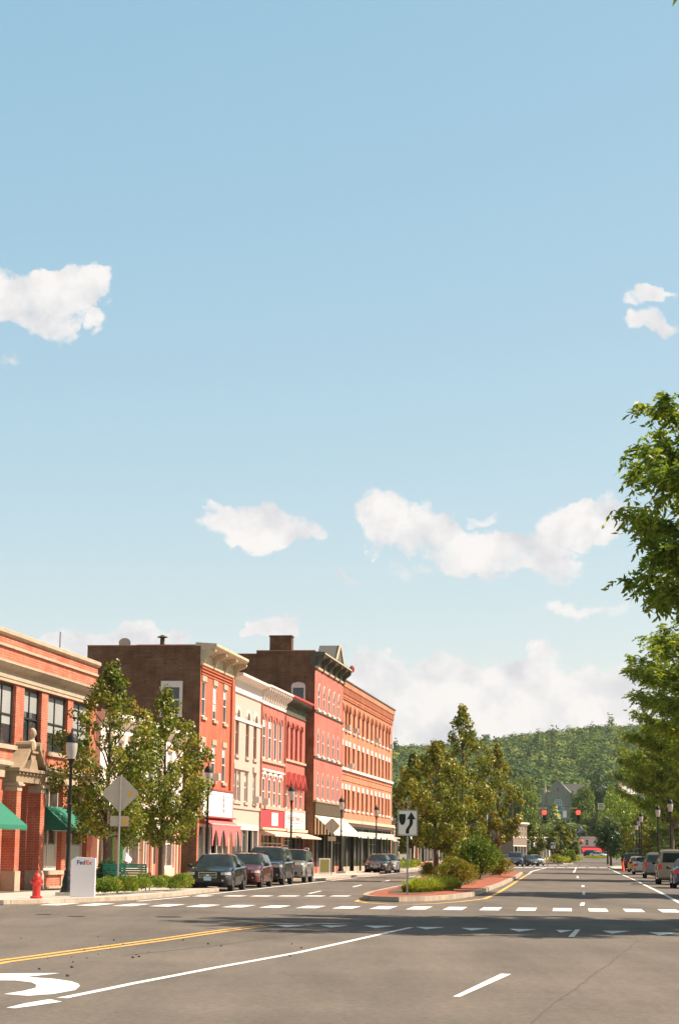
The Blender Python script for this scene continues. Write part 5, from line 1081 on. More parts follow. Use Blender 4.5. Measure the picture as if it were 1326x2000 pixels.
# ------------------------------------------------------------------ vehicles
def lerp_tab(t, x):
    if x <= t[0][0]: return t[0][1]
    for (a, va), (c, vc) in zip(t, t[1:]):
        if x <= c: return va + (vc - va) * (x - a) / (c - a)
    return t[-1][1]
def vehicle(name, label, group, spec, paint_, loc, rz, extras=None):
    """lofted body, front towards +x; glass faces split off as windows"""
    L, W, H = spec['L'], spec['W'], spec['H']; top, bel = spec['top'], spec['belt']; wb = spec['wheels']; rw = spec['r']; zs0 = spec.get('sill', .22)
    gx0, gx1 = spec['gh']                                # rear glass base x, windscreen base x
    rf0, rf1 = spec['roof']; sw = spec['side']
    xs = {-L / 2, -L / 2 + .06, -L / 2 + .2, -L / 2 + .45, L / 2, L / 2 - .05, L / 2 - .15, L / 2 - .32, L / 2 - .55, gx0, gx1, rf0, rf1}
    for a, c in sw: xs |= {a, c}
    for a, _ in top: xs.add(a)
    ra = rw + .055
    for c in wb:
        for k in range(9): xs.add(c + ra * math.cos(math.pi * k / 8))
    xs = sorted(x for x in xs if -L / 2 - 1e-6 <= x <= L / 2 + 1e-6); xx = [xs[0]]
    for x in xs[1:]:
        if x - xx[-1] > .012: xx.append(x)
    xs = xx; box = spec.get('boxy', 0)
    def hw(x):
        e = L / 2 - abs(x); f = lerp_tab([(0, .80 + .12 * box), (.06, .87 + .1 * box), (.2, .945 + .04 * box), (.45, .985), (.9, 1)], e); return W / 2 * f
    rings = []
    for x in xs:
        zt = lerp_tab(top, x); zb = min(lerp_tab(bel, x), zt - .02); w = hw(x); e = L / 2 - abs(x); sill = lerp_tab([(0, zs0 + .12), (.1, zs0 + .02), (.4, zs0)], e)
        za = sill
        for c in wb:
            if abs(x - c) < ra: za = max(za, rw + math.sqrt(max(0, ra * ra - (x - c) ** 2)))
        g = max(0, (zt - zb) - .10); tb = spec.get('tumble', .30) * min(1, g / max(.3, H - zb)); inn = .07
        w5 = w - inn - tb if g > .0 else w - .13
        mid = za + (zb - za) * .5
        P = [(0, za + .02), (w - .09, za), (w - .015, za + .03), (w, max(mid, za + .04)), (w - .02, max(zb - .07, za + .06)), (w - .07, max(zb, za + .08)), (max(w5, .2), max(zt - .07 if g > 0 else zt - .035, za + .09)), (max(w5 - .14, .12), max(zt - .015, za + .1)), (0, max(zt, za + .11))]
        rings.append(P)
    root = empty(name, loc, rz, label, spec['cat'], group)
    parts = {'body': MB(), 'windscreen': MB(), 'side_window': [], 'rear_window': MB()}
    sideparts = [MB() for _ in sw for _ in (0, 1)]
    for i in range(len(xs) - 1):
        xa, xb = xs[i], xs[i + 1]; xm = (xa + xb) / 2
        for sgn in (1, -1):
            for j in range(8):
                A, B_ = rings[i], rings[i + 1]
                q = [(xa, sgn * A[j][0], A[j][1]), (xa, sgn * A[j + 1][0], A[j + 1][1]), (xb, sgn * B_[j + 1][0], B_[j + 1][1]), (xb, sgn * B_[j][0], B_[j][1])]
                if sgn < 0: q = q[::-1]
                tgt = parts['body']
                if j in (6, 7) and rf1 < xm < gx1: tgt = parts['windscreen']
                elif j in (6, 7) and gx0 < xm < rf0 and not spec.get('vert_rear'): tgt = parts['rear_window']
                elif j == 5:
                    for k, (a, c) in enumerate(sw):
                        if a <= xm <= c: tgt = sideparts[k * 2 + (sgn > 0)]
                tgt.quad(*q)
    for e, idx in ((0, xs[0]), (len(xs) - 1, xs[-1])):
        P = rings[e]; pts = [(idx, y, z) for y, z in P] + [(idx, -y, z) for y, z in P[::-1][1:-0 or None]][:-1]
        parts['body'].poly(pts if e else pts[::-1])
    parts['body'].build('body', paint_, root, smooth=28)
    if parts['windscreen'].v: parts['windscreen'].build('windscreen', MT['carglass'], root, smooth=60)
    if parts['rear_window'].v: parts['rear_window'].build('rear_window', MT['carglass'], root, smooth=60)
    for k in sideparts:
        if k.v: k.build('side_window', MT['carglass'], root, smooth=60)
    u = MB(); u.box(-L / 2 + .3, L / 2 - .3, -W / 2 + .25, W / 2 - .25, zs0 - .04, zs0 + .25); u.build('underbody', MT['plastic'], root)
    for c in wb:
        for sg in (1, -1):
            y = sg * (W / 2 - .115); t = MB(); pr = []
            for (r, d) in ((rw * .62, -.10), (rw * .96, -.105), (rw, -.07), (rw, .07), (rw * .96, .105), (rw * .64, .10), (rw * .62, .06)): pr.append((r, d))
            b0 = len(t.v); n = 20
            for r, d in pr:
                for q in range(n): a = 2 * math.pi * q / n; t.v.append((c + r * math.cos(a), y + sg * d, rw + r * math.sin(a)))
            for i in range(len(pr) - 1):
                for q in range(n): t.f.append((b0 + i * n + q, b0 + i * n + (q + 1) % n, b0 + (i + 1) * n + (q + 1) % n, b0 + (i + 1) * n + q)); t.m.append(0)
            w_ = t.build('wheel', MT['rubber'], root, smooth=40)
            m = MB(); n = 10
            m.poly([(c + rw * .61 * math.cos(2 * math.pi * q / 20), y + sg * .055, rw + rw * .61 * math.sin(2 * math.pi * q / 20)) for q in range(20)])
            for q in range(5):
                a = 2 * math.pi * q / 5 + .3; ca_, sa = math.cos(a), math.sin(a); h = rw * .1
                m.add([(c - sa * h, y + sg * .092, rw + ca_ * h), (c + sa * h, y + sg * .092, rw - ca_ * h), (c + ca_ * rw * .6 + sa * h, y + sg * .08, rw + sa * rw * .6 - ca_ * h), (c + ca_ * rw * .6 - sa * h, y + sg * .08, rw + sa * rw * .6 + ca_ * h)], [(0, 1, 2, 3)])
            m.tube([(c, y + sg * .04, rw), (c, y + sg * .1, rw)], rw * .14, 10); m.build('rim', MT['rim'], w_)
    hx = L / 2; hz0, hz1 = spec['hl']; hwid = hw(hx); hy0 = spec.get('hly', .54)
    if not spec.get('rear_only'):
        for sg in (1, -1):
            b = MB(); P = [(hx + .012, sg * hy0), (hx + .012, sg * (hwid - .02)), (hx - .05, sg * (hw(hx - .05) + .008)), (hx - .15, sg * (hw(hx - .15) + .010)), (hx - .32, sg * (hw(hx - .32) + .008)), (hx - .32, sg * (hwid - .2)), (hx - .1, sg * hy0)]
            if sg < 0: P = P[::-1]
            b.prism(P, 'z', hz0, hz1); b.build('headlight', MT['headlight'], root)
        gz0, gz1 = spec['grille']; b = MB(); b.box(hx - .05, hx + .014, -spec['gw'], spec['gw'], gz0, gz1); g = b.build('grille', MT['plastic'], root)
        b = MB(); gw = spec['gw']
        for z in ([gz0, gz1] if spec.get('gridbars', 1) else []): b.box(hx + .0145, hx + .022, -gw, gw, z - .012, z + .012)
        zz = gz0 + .03
        while zz < gz1 - .03 and spec.get('bars'): b.box(hx + .0145, hx + .02, -gw, gw, zz, zz + .015); zz += .055
        b.box(hx + .0145, hx + .022, -gw - .01, -gw + .014, gz0 - .01, gz1 + .01); b.box(hx + .0145, hx + .022, gw - .014, gw + .01, gz0 - .01, gz1 + .01); b.ell((hx + .02, 0, (gz0 + gz1) / 2), (.01, .07, .035), 10, 5); b.build('grille_trim', MT['chrome'], g)
        b = MB(); b.box(hx - .05, hx + .016, -hwid * .62, hwid * .62, zs0 + .14, zs0 + .27)
        for sg in (1, -1): b.box(hx - .04, hx + .015, sg * hwid * .9 - .07, sg * hwid * .9 + .07, zs0 + .16, zs0 + .26)
        b.build('bumper_intake', MT['plastic'], root)
        for sg in (1, -1): b = MB(); b.ell((hx + .012, sg * hwid * .84, zs0 + .21), (.012, .045, .04), 10, 6); b.build('fog_lamp', MT['headlight'], root)
        b = MB(); b.box(hx + .017, hx + .028, -.15, .15, zs0 + .2, zs0 + .36); b.build('number_plate', MT['plate'], root)
    for sg in (1, -1):
        b = MB(); t0, t1 = spec['tl']; P = [(-hx - .01, sg * (hwid - spec.get('tlw', .22))), (-hx - .01, sg * (hwid - .01)), (-hx + .06, sg * (hw(hx - .06) + .01)), (-hx + .2, sg * (hw(hx - .2) + .01)), (-hx + .2, sg * (hwid - .2)), (-hx + .05, sg * (hwid - .2))]
        if sg > 0: P = P[::-1]
        b.prism(P, 'z', t0, t1); b.build('tail_light', MT['taillight'], root)
    b = MB(); b.box(-hx - .012, -hx + .02, -.16, .16, *(spec.get('rplate', (.62, .76)))); b.build('number_plate', MT['plate'], root)
    if spec.get('vert_rear'):
        r0, r1, rwid = spec['vert_rear']; b = MB()
        def edge(z):                                     # x of the tail at height z
            for i in range(len(top) - 1):
                if top[i + 1][1] >= z: (x0, z0), (x1, z1) = top[i], top[i + 1]; return x0 + (x1 - x0) * (z - z0) / max(z1 - z0, 1e-6)
            return top[0][0]
        b.add([(edge(r0) - .02, -rwid, r0), (edge(r0) - .02, rwid, r0), (edge(r1) - .02, rwid * .9, r1), (edge(r1) - .02, -rwid * .9, r1), (edge(r0) + .1, -rwid, r0), (edge(r0) + .1, rwid, r0), (edge(r1) + .1, rwid * .9, r1), (edge(r1) + .1, -rwid * .9, r1)], [(0, 3, 2, 1), (0, 1, 5, 4), (1, 2, 6, 5), (2, 3, 7, 6), (3, 0, 4, 7)]); b.build('rear_window', MT['carglass'], root)
    b = MB(); b.box(-hx - .03, -hx + .05, -hwid * .93, hwid * .93, zs0 + .14, zs0 + .34); b.build('rear_bumper', paint_ if not spec.get('blackbump') else MT['plastic'], root)
    xm_ = spec.get('mirror', gx1 - .35)
    for sg in (1, -1):
        b = MB(); y0 = sg * (hw(xm_) - .05); b.ell((xm_, y0 + sg * .15, lerp_tab(bel, xm_) + .09), (.07, .11, .075), 10, 6); b.box(xm_ - .03, xm_ + .03, min(y0, y0 + sg * .1), max(y0, y0 + sg * .1), lerp_tab(bel, xm_) + .02, lerp_tab(bel, xm_) + .06); b.build('mirror', MT['plastic'] if spec.get('bm', 1) else paint_, root)
    for xh in spec.get('handles', (.25, -.75)):
        for sg in (1, -1): b = MB(); yh = sg * (hw(xh)); b.box(xh - .09, xh + .09, min(yh - sg * .03, yh + sg * .01), max(yh - sg * .03, yh + sg * .01), lerp_tab(bel, xh) - .14, lerp_tab(bel, xh) - .10); b.build('door_handle', paint_, root)
    # door gaps
    for xg in spec.get('gaps', ()):
        for sg in (1, -1):
            b = MB(); yh = sg * (hw(xg)); b.box(xg - .006, xg + .006, min(yh - sg * .02, yh + sg * .002), max(yh - sg * .02, yh + sg * .002), zs0 + .14, lerp_tab(bel, xg) - .09); b.build('door_gap', MT['plastic'], root)
    if spec.get('rack'):
        for sg in (1, -1): b = MB(); y = sg * (W / 2 - .07 - spec.get('tumble', .3) - .06); b.tube([(rf0 + .2, y, H - .03), (rf0 + .3, y, H + .06), (rf1 - .3, y, H + .06), (rf1 - .15, y, H - .03)], .018, 6); b.build('roof_rail', MT['chrome'] if spec['rack'] > 1 else MT['plastic'], root)
    return root
SEDAN = dict(cat='car', L=4.75, W=1.82, H=1.49, r=.335, wheels=(1.42, -1.33), top=[(-2.375, .80), (-2.30, 1.02), (-1.72, 1.10), (-.95, 1.45), (-.2, 1.49), (.35, 1.46), (1.22, .98), (1.9, .90), (2.25, .80), (2.375, .66)],
             belt=[(-2.375, .72), (-2.2, .93), (-1.7, .98), (0, .95), (1.2, .90), (2.0, .82), (2.375, .60)], gh=(-1.72, 1.22), roof=(-.95, .35), side=[(-1.35, -.42), (-.36, .62)], hl=(.64, .75), grille=(.52, .74), gw=.36, tl=(.72, .92), gaps=(1.0, -.39, -1.2), tumble=.27, bars=1)
WAGON = dict(SEDAN, L=4.70, H=1.52, cat='car', top=[(-2.35, .80), (-2.32, 1.0), (-2.0, 1.42), (-1.7, 1.49), (-.2, 1.52), (.3, 1.48), (1.15, 1.0), (1.9, .90), (2.25, .80), (2.35, .66)], gh=(-2.31, 1.15), roof=(-2.02, .3), side=[(-1.85, -1.15), (-1.08, -.35), (-.28, .6)], vert_rear=(1.05, 1.40, .6), rack=1, blackbump=0)
SUV = dict(SEDAN, L=4.85, W=1.98, H=1.83, r=.38, wheels=(1.45, -1.40), boxy=1, top=[(-2.425, .95), (-2.40, 1.12), (-2.12, 1.70), (-1.9, 1.79), (-.2, 1.83), (.45, 1.79), (1.12, 1.19), (1.95, 1.12), (2.3, 1.05), (2.425, .90)],
           belt=[(-2.425, .88), (-2.2, 1.12), (0, 1.10), (1.1, 1.08), (2.1, 1.0), (2.425, .82)], gh=(-2.4, 1.12), roof=(-2.12, .45), side=[(-1.95, -1.3), (-1.2, -.35), (-.25, .72)], hl=(.84, .97), grille=(.70, .98), gw=.42, tl=(.80, 1.10), tlw=.16, gaps=(1.0, -.3, -1.05), tumble=.22, sill=.28, rack=2, vert_rear=(1.18, 1.62, .68), rplate=(.85, .99), bars=1)
JEEP = dict(SUV, L=4.35, W=1.76, H=1.72, r=.36, wheels=(1.32, -1.18), top=[(-2.175, .92), (-2.16, 1.1), (-2.0, 1.62), (-1.85, 1.68), (-.2, 1.72), (.3, 1.69), (.72, 1.15), (1.6, 1.08), (2.05, 1.03), (2.175, .92)], belt=[(-2.175, .9), (-2.0, 1.06), (0, 1.04), (.7, 1.02), (2.0, .98), (2.175, .86)], gh=(-2.16, .72), roof=(-2.0, .3), side=[(-1.8, -1.05), (-.98, -.3), (-.22, .42)], hl=(.80, .93), grille=(.70, .96), gw=.32, gaps=(.6, -.26, -1.0), vert_rear=(1.12, 1.55, .6), rplate=(.75, .89), tumble=.16)
VAN = dict(SUV, L=4.85, W=1.97, H=1.98, r=.36, wheels=(1.5, -1.45), top=[(-2.425, .9), (-2.41, 1.2), (-2.33, 1.86), (-2.15, 1.94), (-.2, 1.98), (.75, 1.95), (1.5, 1.22), (2.05, 1.08), (2.3, .98), (2.425, .85)], belt=[(-2.425, .85), (-2.35, 1.15), (0, 1.12), (1.45, 1.08), (2.2, .95), (2.425, .78)], gh=(-2.41, 1.5), roof=(-2.33, .75), side=[(-2.05, -1.1), (-1.0, 0.0), (.12, .95)], vert_rear=(1.22, 1.74, .74), tl=(.85, 1.12), tlw=.13, gaps=(1.0, .06, -1.05), rack=0, tumble=.17, rplate=(.6, .74))
HATCH = dict(WAGON, L=4.1, W=1.74, H=1.5, wheels=(1.25, -1.2), r=.32, top=[(-2.05, .8), (-2.0, 1.02), (-1.5, 1.42), (-.9, 1.49), (-.1, 1.5), (.3, 1.46), (1.1, 1.0), (1.6, .88), (1.95, .74), (2.05, .62)], belt=[(-2.05, .74), (-1.9, .96), (0, .93), (1.0, .9), (1.8, .78), (2.05, .56)], gh=(-2.0, 1.1), roof=(-1.5, .3), side=[(-1.3, -.4), (-.34, .6)], rack=0, vert_rear=(1.06, 1.38, .6), gaps=(.9, -.37), tl=(.78, .98))
def cp(name, c, rough=.28, met=.35): return plain(name, c, rough, .05, 1.5, metal=met, spec=.5, coat=.7)
CB, CMR, CG, CS = cp('black_car_paint', (.012, .014, .02)), cp('maroon_car_paint', (.13, .022, .02)), cp('dark_grey_car_paint', (.045, .048, .058)), cp('silver_car_paint', (.42, .40, .37), .35, .6)
CT, CBL, CY, CW, CDB = cp('tan_car_paint', (.26, .215, .165), .35, .4), cp('blue_car_paint', (.03, .06, .13)), cp('yellow_car_paint', (.52, .30, .025)), cp('white_car_paint', (.75, .74, .72), .3, .0), cp('brown_black_car_paint', (.035, .022, .018))
LH = math.atan2(-1, -WK) ; RH = math.atan2(1, RK)       # headings: facing the camera / facing away
def on_left(Yf, L, off=-1.2): Yc = Yf + L / 2 * .992; return (WLX(Yc) + off, Yc, 0)
GPK = 'cars parked along the left kerb'; GPR = 'cars parked along the right kerb'; GFA = 'small distant cars'
vehicle('parked_car', 'black saloon car with bright headlights, nearest of the left kerb row', GPK, SEDAN, CB, on_left(80.0, 4.75, -1.05), LH)
vehicle('parked_car', 'maroon estate car between the black saloon and the big grey SUV', GPK, dict(WAGON, H=1.52), CMR, on_left(88.6, 4.7, -1.2), LH)
vehicle('parked_car', 'large dark grey SUV with roof rails parked in front of the maroon sign shop', GPK, SUV, CG, on_left(95.8, 4.85, -1.32), LH)
vehicle('parked_car', 'silver boxy SUV at the far end of the first row of parked cars', GPK, JEEP, CS, on_left(103.6, 4.35, -1.15), LH)
vehicle('parked_car', 'brown black saloon car parked alone beyond the striped awning', GPK, dict(SEDAN, W=1.76), CDB, on_left(150.6, 4.75, -1.1), LH)
vehicle('parked_car', 'silver saloon car parked behind the brown black one', GPK, SEDAN, CS, on_left(158.2, 4.75, -1.1), LH)
def on_right(px, y, L, W=1.9): x, Y = G(px, y); Yc = Y + L / 2; return (x + W / 2 + RK * L / 2, Yc, 0)
vehicle('parked_car', 'dark blue saloon car cut off by the right edge of the photo', GPR, SEDAN, CBL, on_right(1313, 1736, 4.75), RH)
vehicle('parked_van', 'tan passenger van seen from behind with dark rear window', GPR, dict(VAN, cat='van'), CT, on_right(1286, 1728, 4.85), RH)
vehicle('parked_car', 'grey SUV seen from behind, left of the tan van', GPR, dict(SUV, W=1.85, H=1.72, rack=1), cp('mid_grey_car_paint', (.17, .175, .175), .35, .5), on_right(1257, 1715.5, 4.85), RH)
vehicle('parked_car', 'silver saloon car with a bright rear screen, left of the grey SUV', GPR, SEDAN, CS, on_right(1235, 1708.5, 4.75), RH)
vehicle('parked_car', 'yellow hatchback between the silver saloon and the black SUV', GPR, HATCH, CY, on_right(1225, 1703.5, 4.1), RH)
vehicle('parked_car', 'black SUV farthest in the right kerb row', GPR, dict(SUV, W=1.85, H=1.8), CB, on_right(1216.5, 1701, 4.85), RH)
def far(px, Y, rz, spec, col, label, g=GFA, nm='distant_car'): return vehicle(nm, label, g, spec, col, (XA(px, Y), Y, zg(Y)), rz)
far(1006, 255, LH, dict(SUV, H=1.75), CBL, 'blue SUV driving towards the viewer behind the median')
far(1029, 266, LH + .5, SEDAN, CB, 'small black car right of the blue SUV')
far(1044, 285, LH + .3, SEDAN, CW, 'white car half hidden beside the small black one')
far(983, 270, LH, SEDAN, CS, 'silver car behind the trunk of the right median pear')
for px, Y, c, sp, lb in ((1158, 500, CB, SUV, 'black SUV left in the far car park'), (1169, 495, CW, SEDAN, 'white saloon in the middle of the far car park'), (1180, 505, CB, SEDAN, 'dark saloon right of the white one in the far car park'), (1191, 500, CS, SEDAN, 'silver saloon in the far car park'), (1201, 505, CW, HATCH, 'white hatchback at the right end of the far car park')):
    far(px, Y, LH + .9, sp, c, lb)
# ------------------------------------------------------------------ street furniture
def lamp_mesh():
    post = MB(); post.lathe([(.24, 0), (.24, .10), (.20, .14), (.20, .22), (.16, .30), (.17, .42), (.13, .55), (.085, .68), (.10, .74), (.075, .80), (.065, 1.4), (.06, 2.9), (.085, 2.93), (.085, 2.99), (.058, 3.02), (.05, 4.2), (.075, 4.24), (.06, 4.3), (.09, 4.42), (.13, 4.5)], n=16)
    arm = MB(); arm.tube([(0, 0, 2.1), (.55, 0, 2.1)], .012, 6); arm.tube([(0, 0, 3.6), (.2, 0, 3.6)], .012, 6)
    gl = MB(); gl.lathe([(.0, 4.5), (.13, 4.505), (.185, 4.75), (.20, 4.95), (.185, 5.08)], n=16)
    cap = MB(); cap.lathe([(.21, 5.08), (.20, 5.11), (.19, 5.2), (.14, 5.29), (.05, 5.36), (.03, 5.42), (.045, 5.46), (.02, 5.52), (0, 5.56)], n=16); cap.lathe([(.205, 5.05), (.215, 5.085)], n=16)
    fo = MB(); fo.box(-.34, .34, -.34, .34, -.06, .075)
    return [('post', post.mesh('post', MT['black'], 40)), ('bracket', arm.mesh('bracket', MT['grey_metal'])), ('lamp_glass', gl.mesh('lamp_glass', MT['lamp_glass'], 50)), ('lamp_cap', cap.mesh('lamp_cap', MT['black'], 40)), ('footing', fo.mesh('footing', MT['concrete']))]
LM = lamp_mesh(); GLP = 'black street lamps with glass lanterns'
def lamp(x, y, label, z=.13, rz=math.pi, s=1.0):
    t = empty('street_lamp', (x, y, z), rz, label, 'street lamp', GLP)
    for n_, me in LM: inst(n_, me, t, sc_=s)
x, y = G(131, 1747, .13); lamp(x, y, 'nearest street lamp, black post beside the white parcel box', s=.98)
for px, Y, lb in ((404, 93, 'street lamp half hidden by the smaller pear tree'), (568, 121, 'street lamp in front of the white news sign'), (666, 146, 'street lamp before the big cream awning'), (734.5, 172, 'street lamp before the far end of the brick block'),
                  (1309.5, 140, 'street lamp standing in front of the thick locust trunk'), (1285, 159, 'tallest clear street lamp right of the row of lanterns'), (1252, 187, 'street lamp above the grey SUV'), (1248, 212, 'street lamp just left behind the one above the grey SUV'), (1243, 245, 'lantern among the orange leaves on the right'), (1236, 285, 'smallest visible lantern at the far right pavement')):
    lamp(XA(px + (0 if Y > 130 or px > 900 else 0), Y), Y, lb)
def post_sign_diamond(x, y, z, Hc, side, label, plate=True, rz=0.0, ph=None):
    t = empty('diamond_sign', (x, y, z), rz, label, 'road sign', 'diamond warning signs seen from behind'); h = side / math.sqrt(2)
    b = MB(); b.tube([(0, 0, -.1), (0, 0, Hc + h * .85)], .035, 8); b.build('post', MT['grey_metal'], t)
    b = MB(); c = .06; P = [(-c, Hc - h + c), (c, Hc - h + c), (h - c, Hc - c), (h - c, Hc + c), (c, Hc + h - c), (-c, Hc + h - c), (-h + c, Hc + c), (-h + c, Hc - c)]; b.prism(P[::-1], 'y', .045, .055); s = b.build('sign_panel', MT['sign_back'], t)
    b = MB(); b.box(h * .42, h * .64, .038, .044, Hc - .14 * h, Hc + .1 * h); b.build('sticker', MT['sticker'], s)
    b = MB(); b.box(-.05, .05, .0, .045, Hc + h * .5, Hc + h * .56); b.box(-.05, .05, 0, .045, Hc - h * .5, Hc - h * .44); b.build('bolts', MT['grey_metal'], t)
    zp = Hc - h - .28
    b = MB(); b.box(-.335 * side, .335 * side, .045, .055, zp - .185 * side, zp + .185 * side); p = b.build('supplementary_plate', MT['sign_back'], t)
    b = MB(); b.box(.12 * side, .27 * side, .038, .044, zp - .13 * side, zp + .13 * side); b.build('sticker', MT['sticker'], p)
    return t
t = post_sign_diamond(XA(232, 69.3), 69.3, .1, 3.42, .95, 'large grey diamond sign seen from behind at the juniper bed')
t = post_sign_diamond(XA(648, 132), 132, .12, 3.15, .78, 'smaller diamond sign seen from behind before the cream awning')
def keep_right(x, y, z, s, label):
    t = empty('keep_right_sign', (x, y, z), 0, label, 'road sign', 'keep right signs')
    b = MB(); b.box(-.03, .03, -.02, .02, -.1, 2.95 * s); b.build('post', MT['grey_metal'], t)
    w, z0, z1 = .345 * s, 2.02 * s, 2.90 * s; r = .05 * s; P = []
    for cx_, cz, a0_ in ((w - r, z0 + r, -90), (w - r, z1 - r, 0), (-w + r, z1 - r, 90), (-w + r, z0 + r, 180)):
        for k in range(4): a = R_(a0_ + k * 30); P.append((cx_ + r * math.cos(a), cz + r * math.sin(a)))
    b = MB(); b.prism(P, 'y', -.035, -.022); sp = b.build('sign_panel', MT['sign_white'], t)
    b = MB(); e = .016
    P2 = [(x_ * .955, (z0 + z1) / 2 + (z_ - (z0 + z1) / 2) * .965) for x_, z_ in P]; P3 = [(x_ * .90, (z0 + z1) / 2 + (z_ - (z0 + z1) / 2) * .93) for x_, z_ in P]
    for i in range(len(P2)): j = (i + 1) % len(P2); b.quad((P2[i][0], -.037, P2[i][1]), (P2[j][0], -.037, P2[j][1]), (P3[j][0], -.037, P3[j][1]), (P3[i][0], -.037, P3[i][1]))
    b.build('sign_border', MT['sign_black'], sp)
    def q(u, v): return (-w + u * 2 * w, z0 + v * (z1 - z0))
    b = MB(); sh = [q(.07, .84), q(.40, .84), q(.40, .62), q(.36, .5), q(.30, .43), q(.235, .41), q(.17, .43), q(.11, .5), q(.07, .62)]; b.poly([(a, -.037, c) for a, c in sh]); b.build('island_symbol', MT['sign_black'], sp)
    b = MB(); Lc = [(.49, .08), (.49, .20), (.53, .28), (.62, .38), (.675, .46), (.68, .56), (.68, .66)]; hw_ = .085
    for i in range(len(Lc) - 1):
        (a, c), (d, e_) = Lc[i], Lc[i + 1]; b.quad(*[(p[0], -.037 - .0004 * i, p[1]) for p in (q(a - hw_, c), q(a + hw_, c), q(d + hw_, e_), q(d - hw_, e_))])
    b.poly([(p[0], -.0395, p[1]) for p in (q(.46, .64), q(.90, .64), q(.68, .92))]); b.build('arrow_symbol', MT['sign_black'], sp)
    return t
x, y = G(795, 1748, .17); keep_right(x, y, .165, 1.0, 'white keep right sign with black arrow at the tip of the median')
keep_right(XA(1077, 322), 320, .2, 1.12, 'tiny keep right sign at the tip of the far median')
# hydrants
def hydrant_mesh():
    b = MB(); b.lathe([(.17, 0), (.17, .05), (.115, .07), (.11, .40), (.135, .42), (.135, .47), (.115, .49), (.12, .56), (.10, .64), (.05, .69), (.03, .70), (.03, .76), (0, .76)], n=14)
    c = MB(); c.tube([(-.15, 0, .46), (.15, 0, .46)], .05, 10); c.tube([(0, 0, .40), (0, -.2, .40)], .07, 10); c.tube([(0, -.19, .40), (0, -.23, .40)], .085, 8)
    for s in (-1, 1): c.tube([(s * .13, 0, .46), (s * .17, 0, .46)], .062, 8)
    return [('barrel', b.mesh('barrel', MT['hydrant_red'], 40)), ('outlets', c.mesh('outlets', MT['hydrant_red'], 40))]
HM = hydrant_mesh()
def hydrant(x, y, lb, s=1.0):
    t = empty('fire_hydrant', (x, y, .12), .3, lb, 'fire hydrant', 'red fire hydrants')
    for n_, me in HM: inst(n_, me, t, sc_=s)
x, y = G(71.5, 1754.5, .12); hydrant(x, y, 'red fire hydrant on the corner pavement left of the nearest lamp', 1.08)
hydrant(XA(810.5, 205), 203, 'tiny red fire hydrant beyond the brick block')
# parcel drop box
x, y = G(162, 1751.5, .12); t = empty('parcel_drop_box', (x, y, .12), R_(4), 'white parcel drop box with a slanted top beside the nearest lamp', 'drop box')
b = MB(); Wd, Dd, Hd = .76, .62, 1.24
b.add([(-.38, -.31, 0), (.38, -.31, 0), (.38, .31, 0), (-.38, .31, 0), (-.38, -.31, Hd - .10), (-.22, -.31, Hd), (.38, -.31, Hd - .04), (-.38, .31, Hd - .10), (-.22, .31, Hd), (.38, .31, Hd - .04)], [(0, 3, 2, 1), (0, 1, 6, 5, 4), (1, 2, 9, 6), (2, 3, 7, 8, 9), (3, 0, 4, 7), (4, 5, 8, 7), (5, 6, 9, 8)])
b.build('cabinet', MT['box_white'], t); b = MB(); b.box(-.36, .36, -.29, .29, -.03, 0); b.build('base', MT['plastic'], t)
tx = text('logo', 'Fed', .185, MT['purple'], t, (-.20, -.313, Hd - .235), (R_(90), 0, 0), .002, 1.0, bold=True); text('logo', 'Ex', .185, MT['orange_ink'], t, (.085, -.313, Hd - .235), (R_(90), 0, 0), .002, 1.0, bold=True)
b = MB(); b.box(.3805, .384, -.06, .06, .74, .84); b.build('side_mark', MT['orange_ink'], t); b = MB()
for k in range(5): b.box(.3805, .384, -.03, .04, .22 + k * .09, .27 + k * .09)
b.box(.3805, .384, -.05, .05, .66, .72); b.build('side_lettering', MT['purple'], t)
# benches
def bench(x, y, rz, label):
    t = empty('park_bench', (x, y, .08), rz, label, 'bench', 'green benches under the pear trees')
    s = MB()
    for k in range(5): s.box(-.85, .85, -.02 - k * .1, .06 - k * .1, .42, .45)
    s.build('seat', MT['green_bench'], t); s = MB()
    for k in range(6):
        z = .50 + k * .085; yb = .1 + (z - .5) * .25; s.box(-.85, .85, yb, yb + .03, z, z + .07)
    s.build('backrest', MT['green_bench'], t)
    for sx_ in (-.8, 0, .8):
        s = MB(); s.tube([(sx_, -.42, 0), (sx_, -.40, .42), (sx_, .06, .42), (sx_, .22, .98)], .022, 6); s.tube([(sx_, .14, 0), (sx_, .06, .42)], .022, 6); s.build('leg', MT['black'], t)
    for sx_ in (-.84, .84):
        s = MB(); s.tube([(sx_, -.42, .42), (sx_, -.46, .60), (sx_, -.30, .68), (sx_, .0, .66), (sx_, .12, .62)], .02, 6); s.build('armrest', MT['black'], t)
    return t
bench(XA(247, 75), 75.2, R_(170), 'green slatted bench facing away behind the juniper bed'); bench(XA(192, 74.2), 74.4, R_(100), 'green bench mostly hidden by the parcel box')
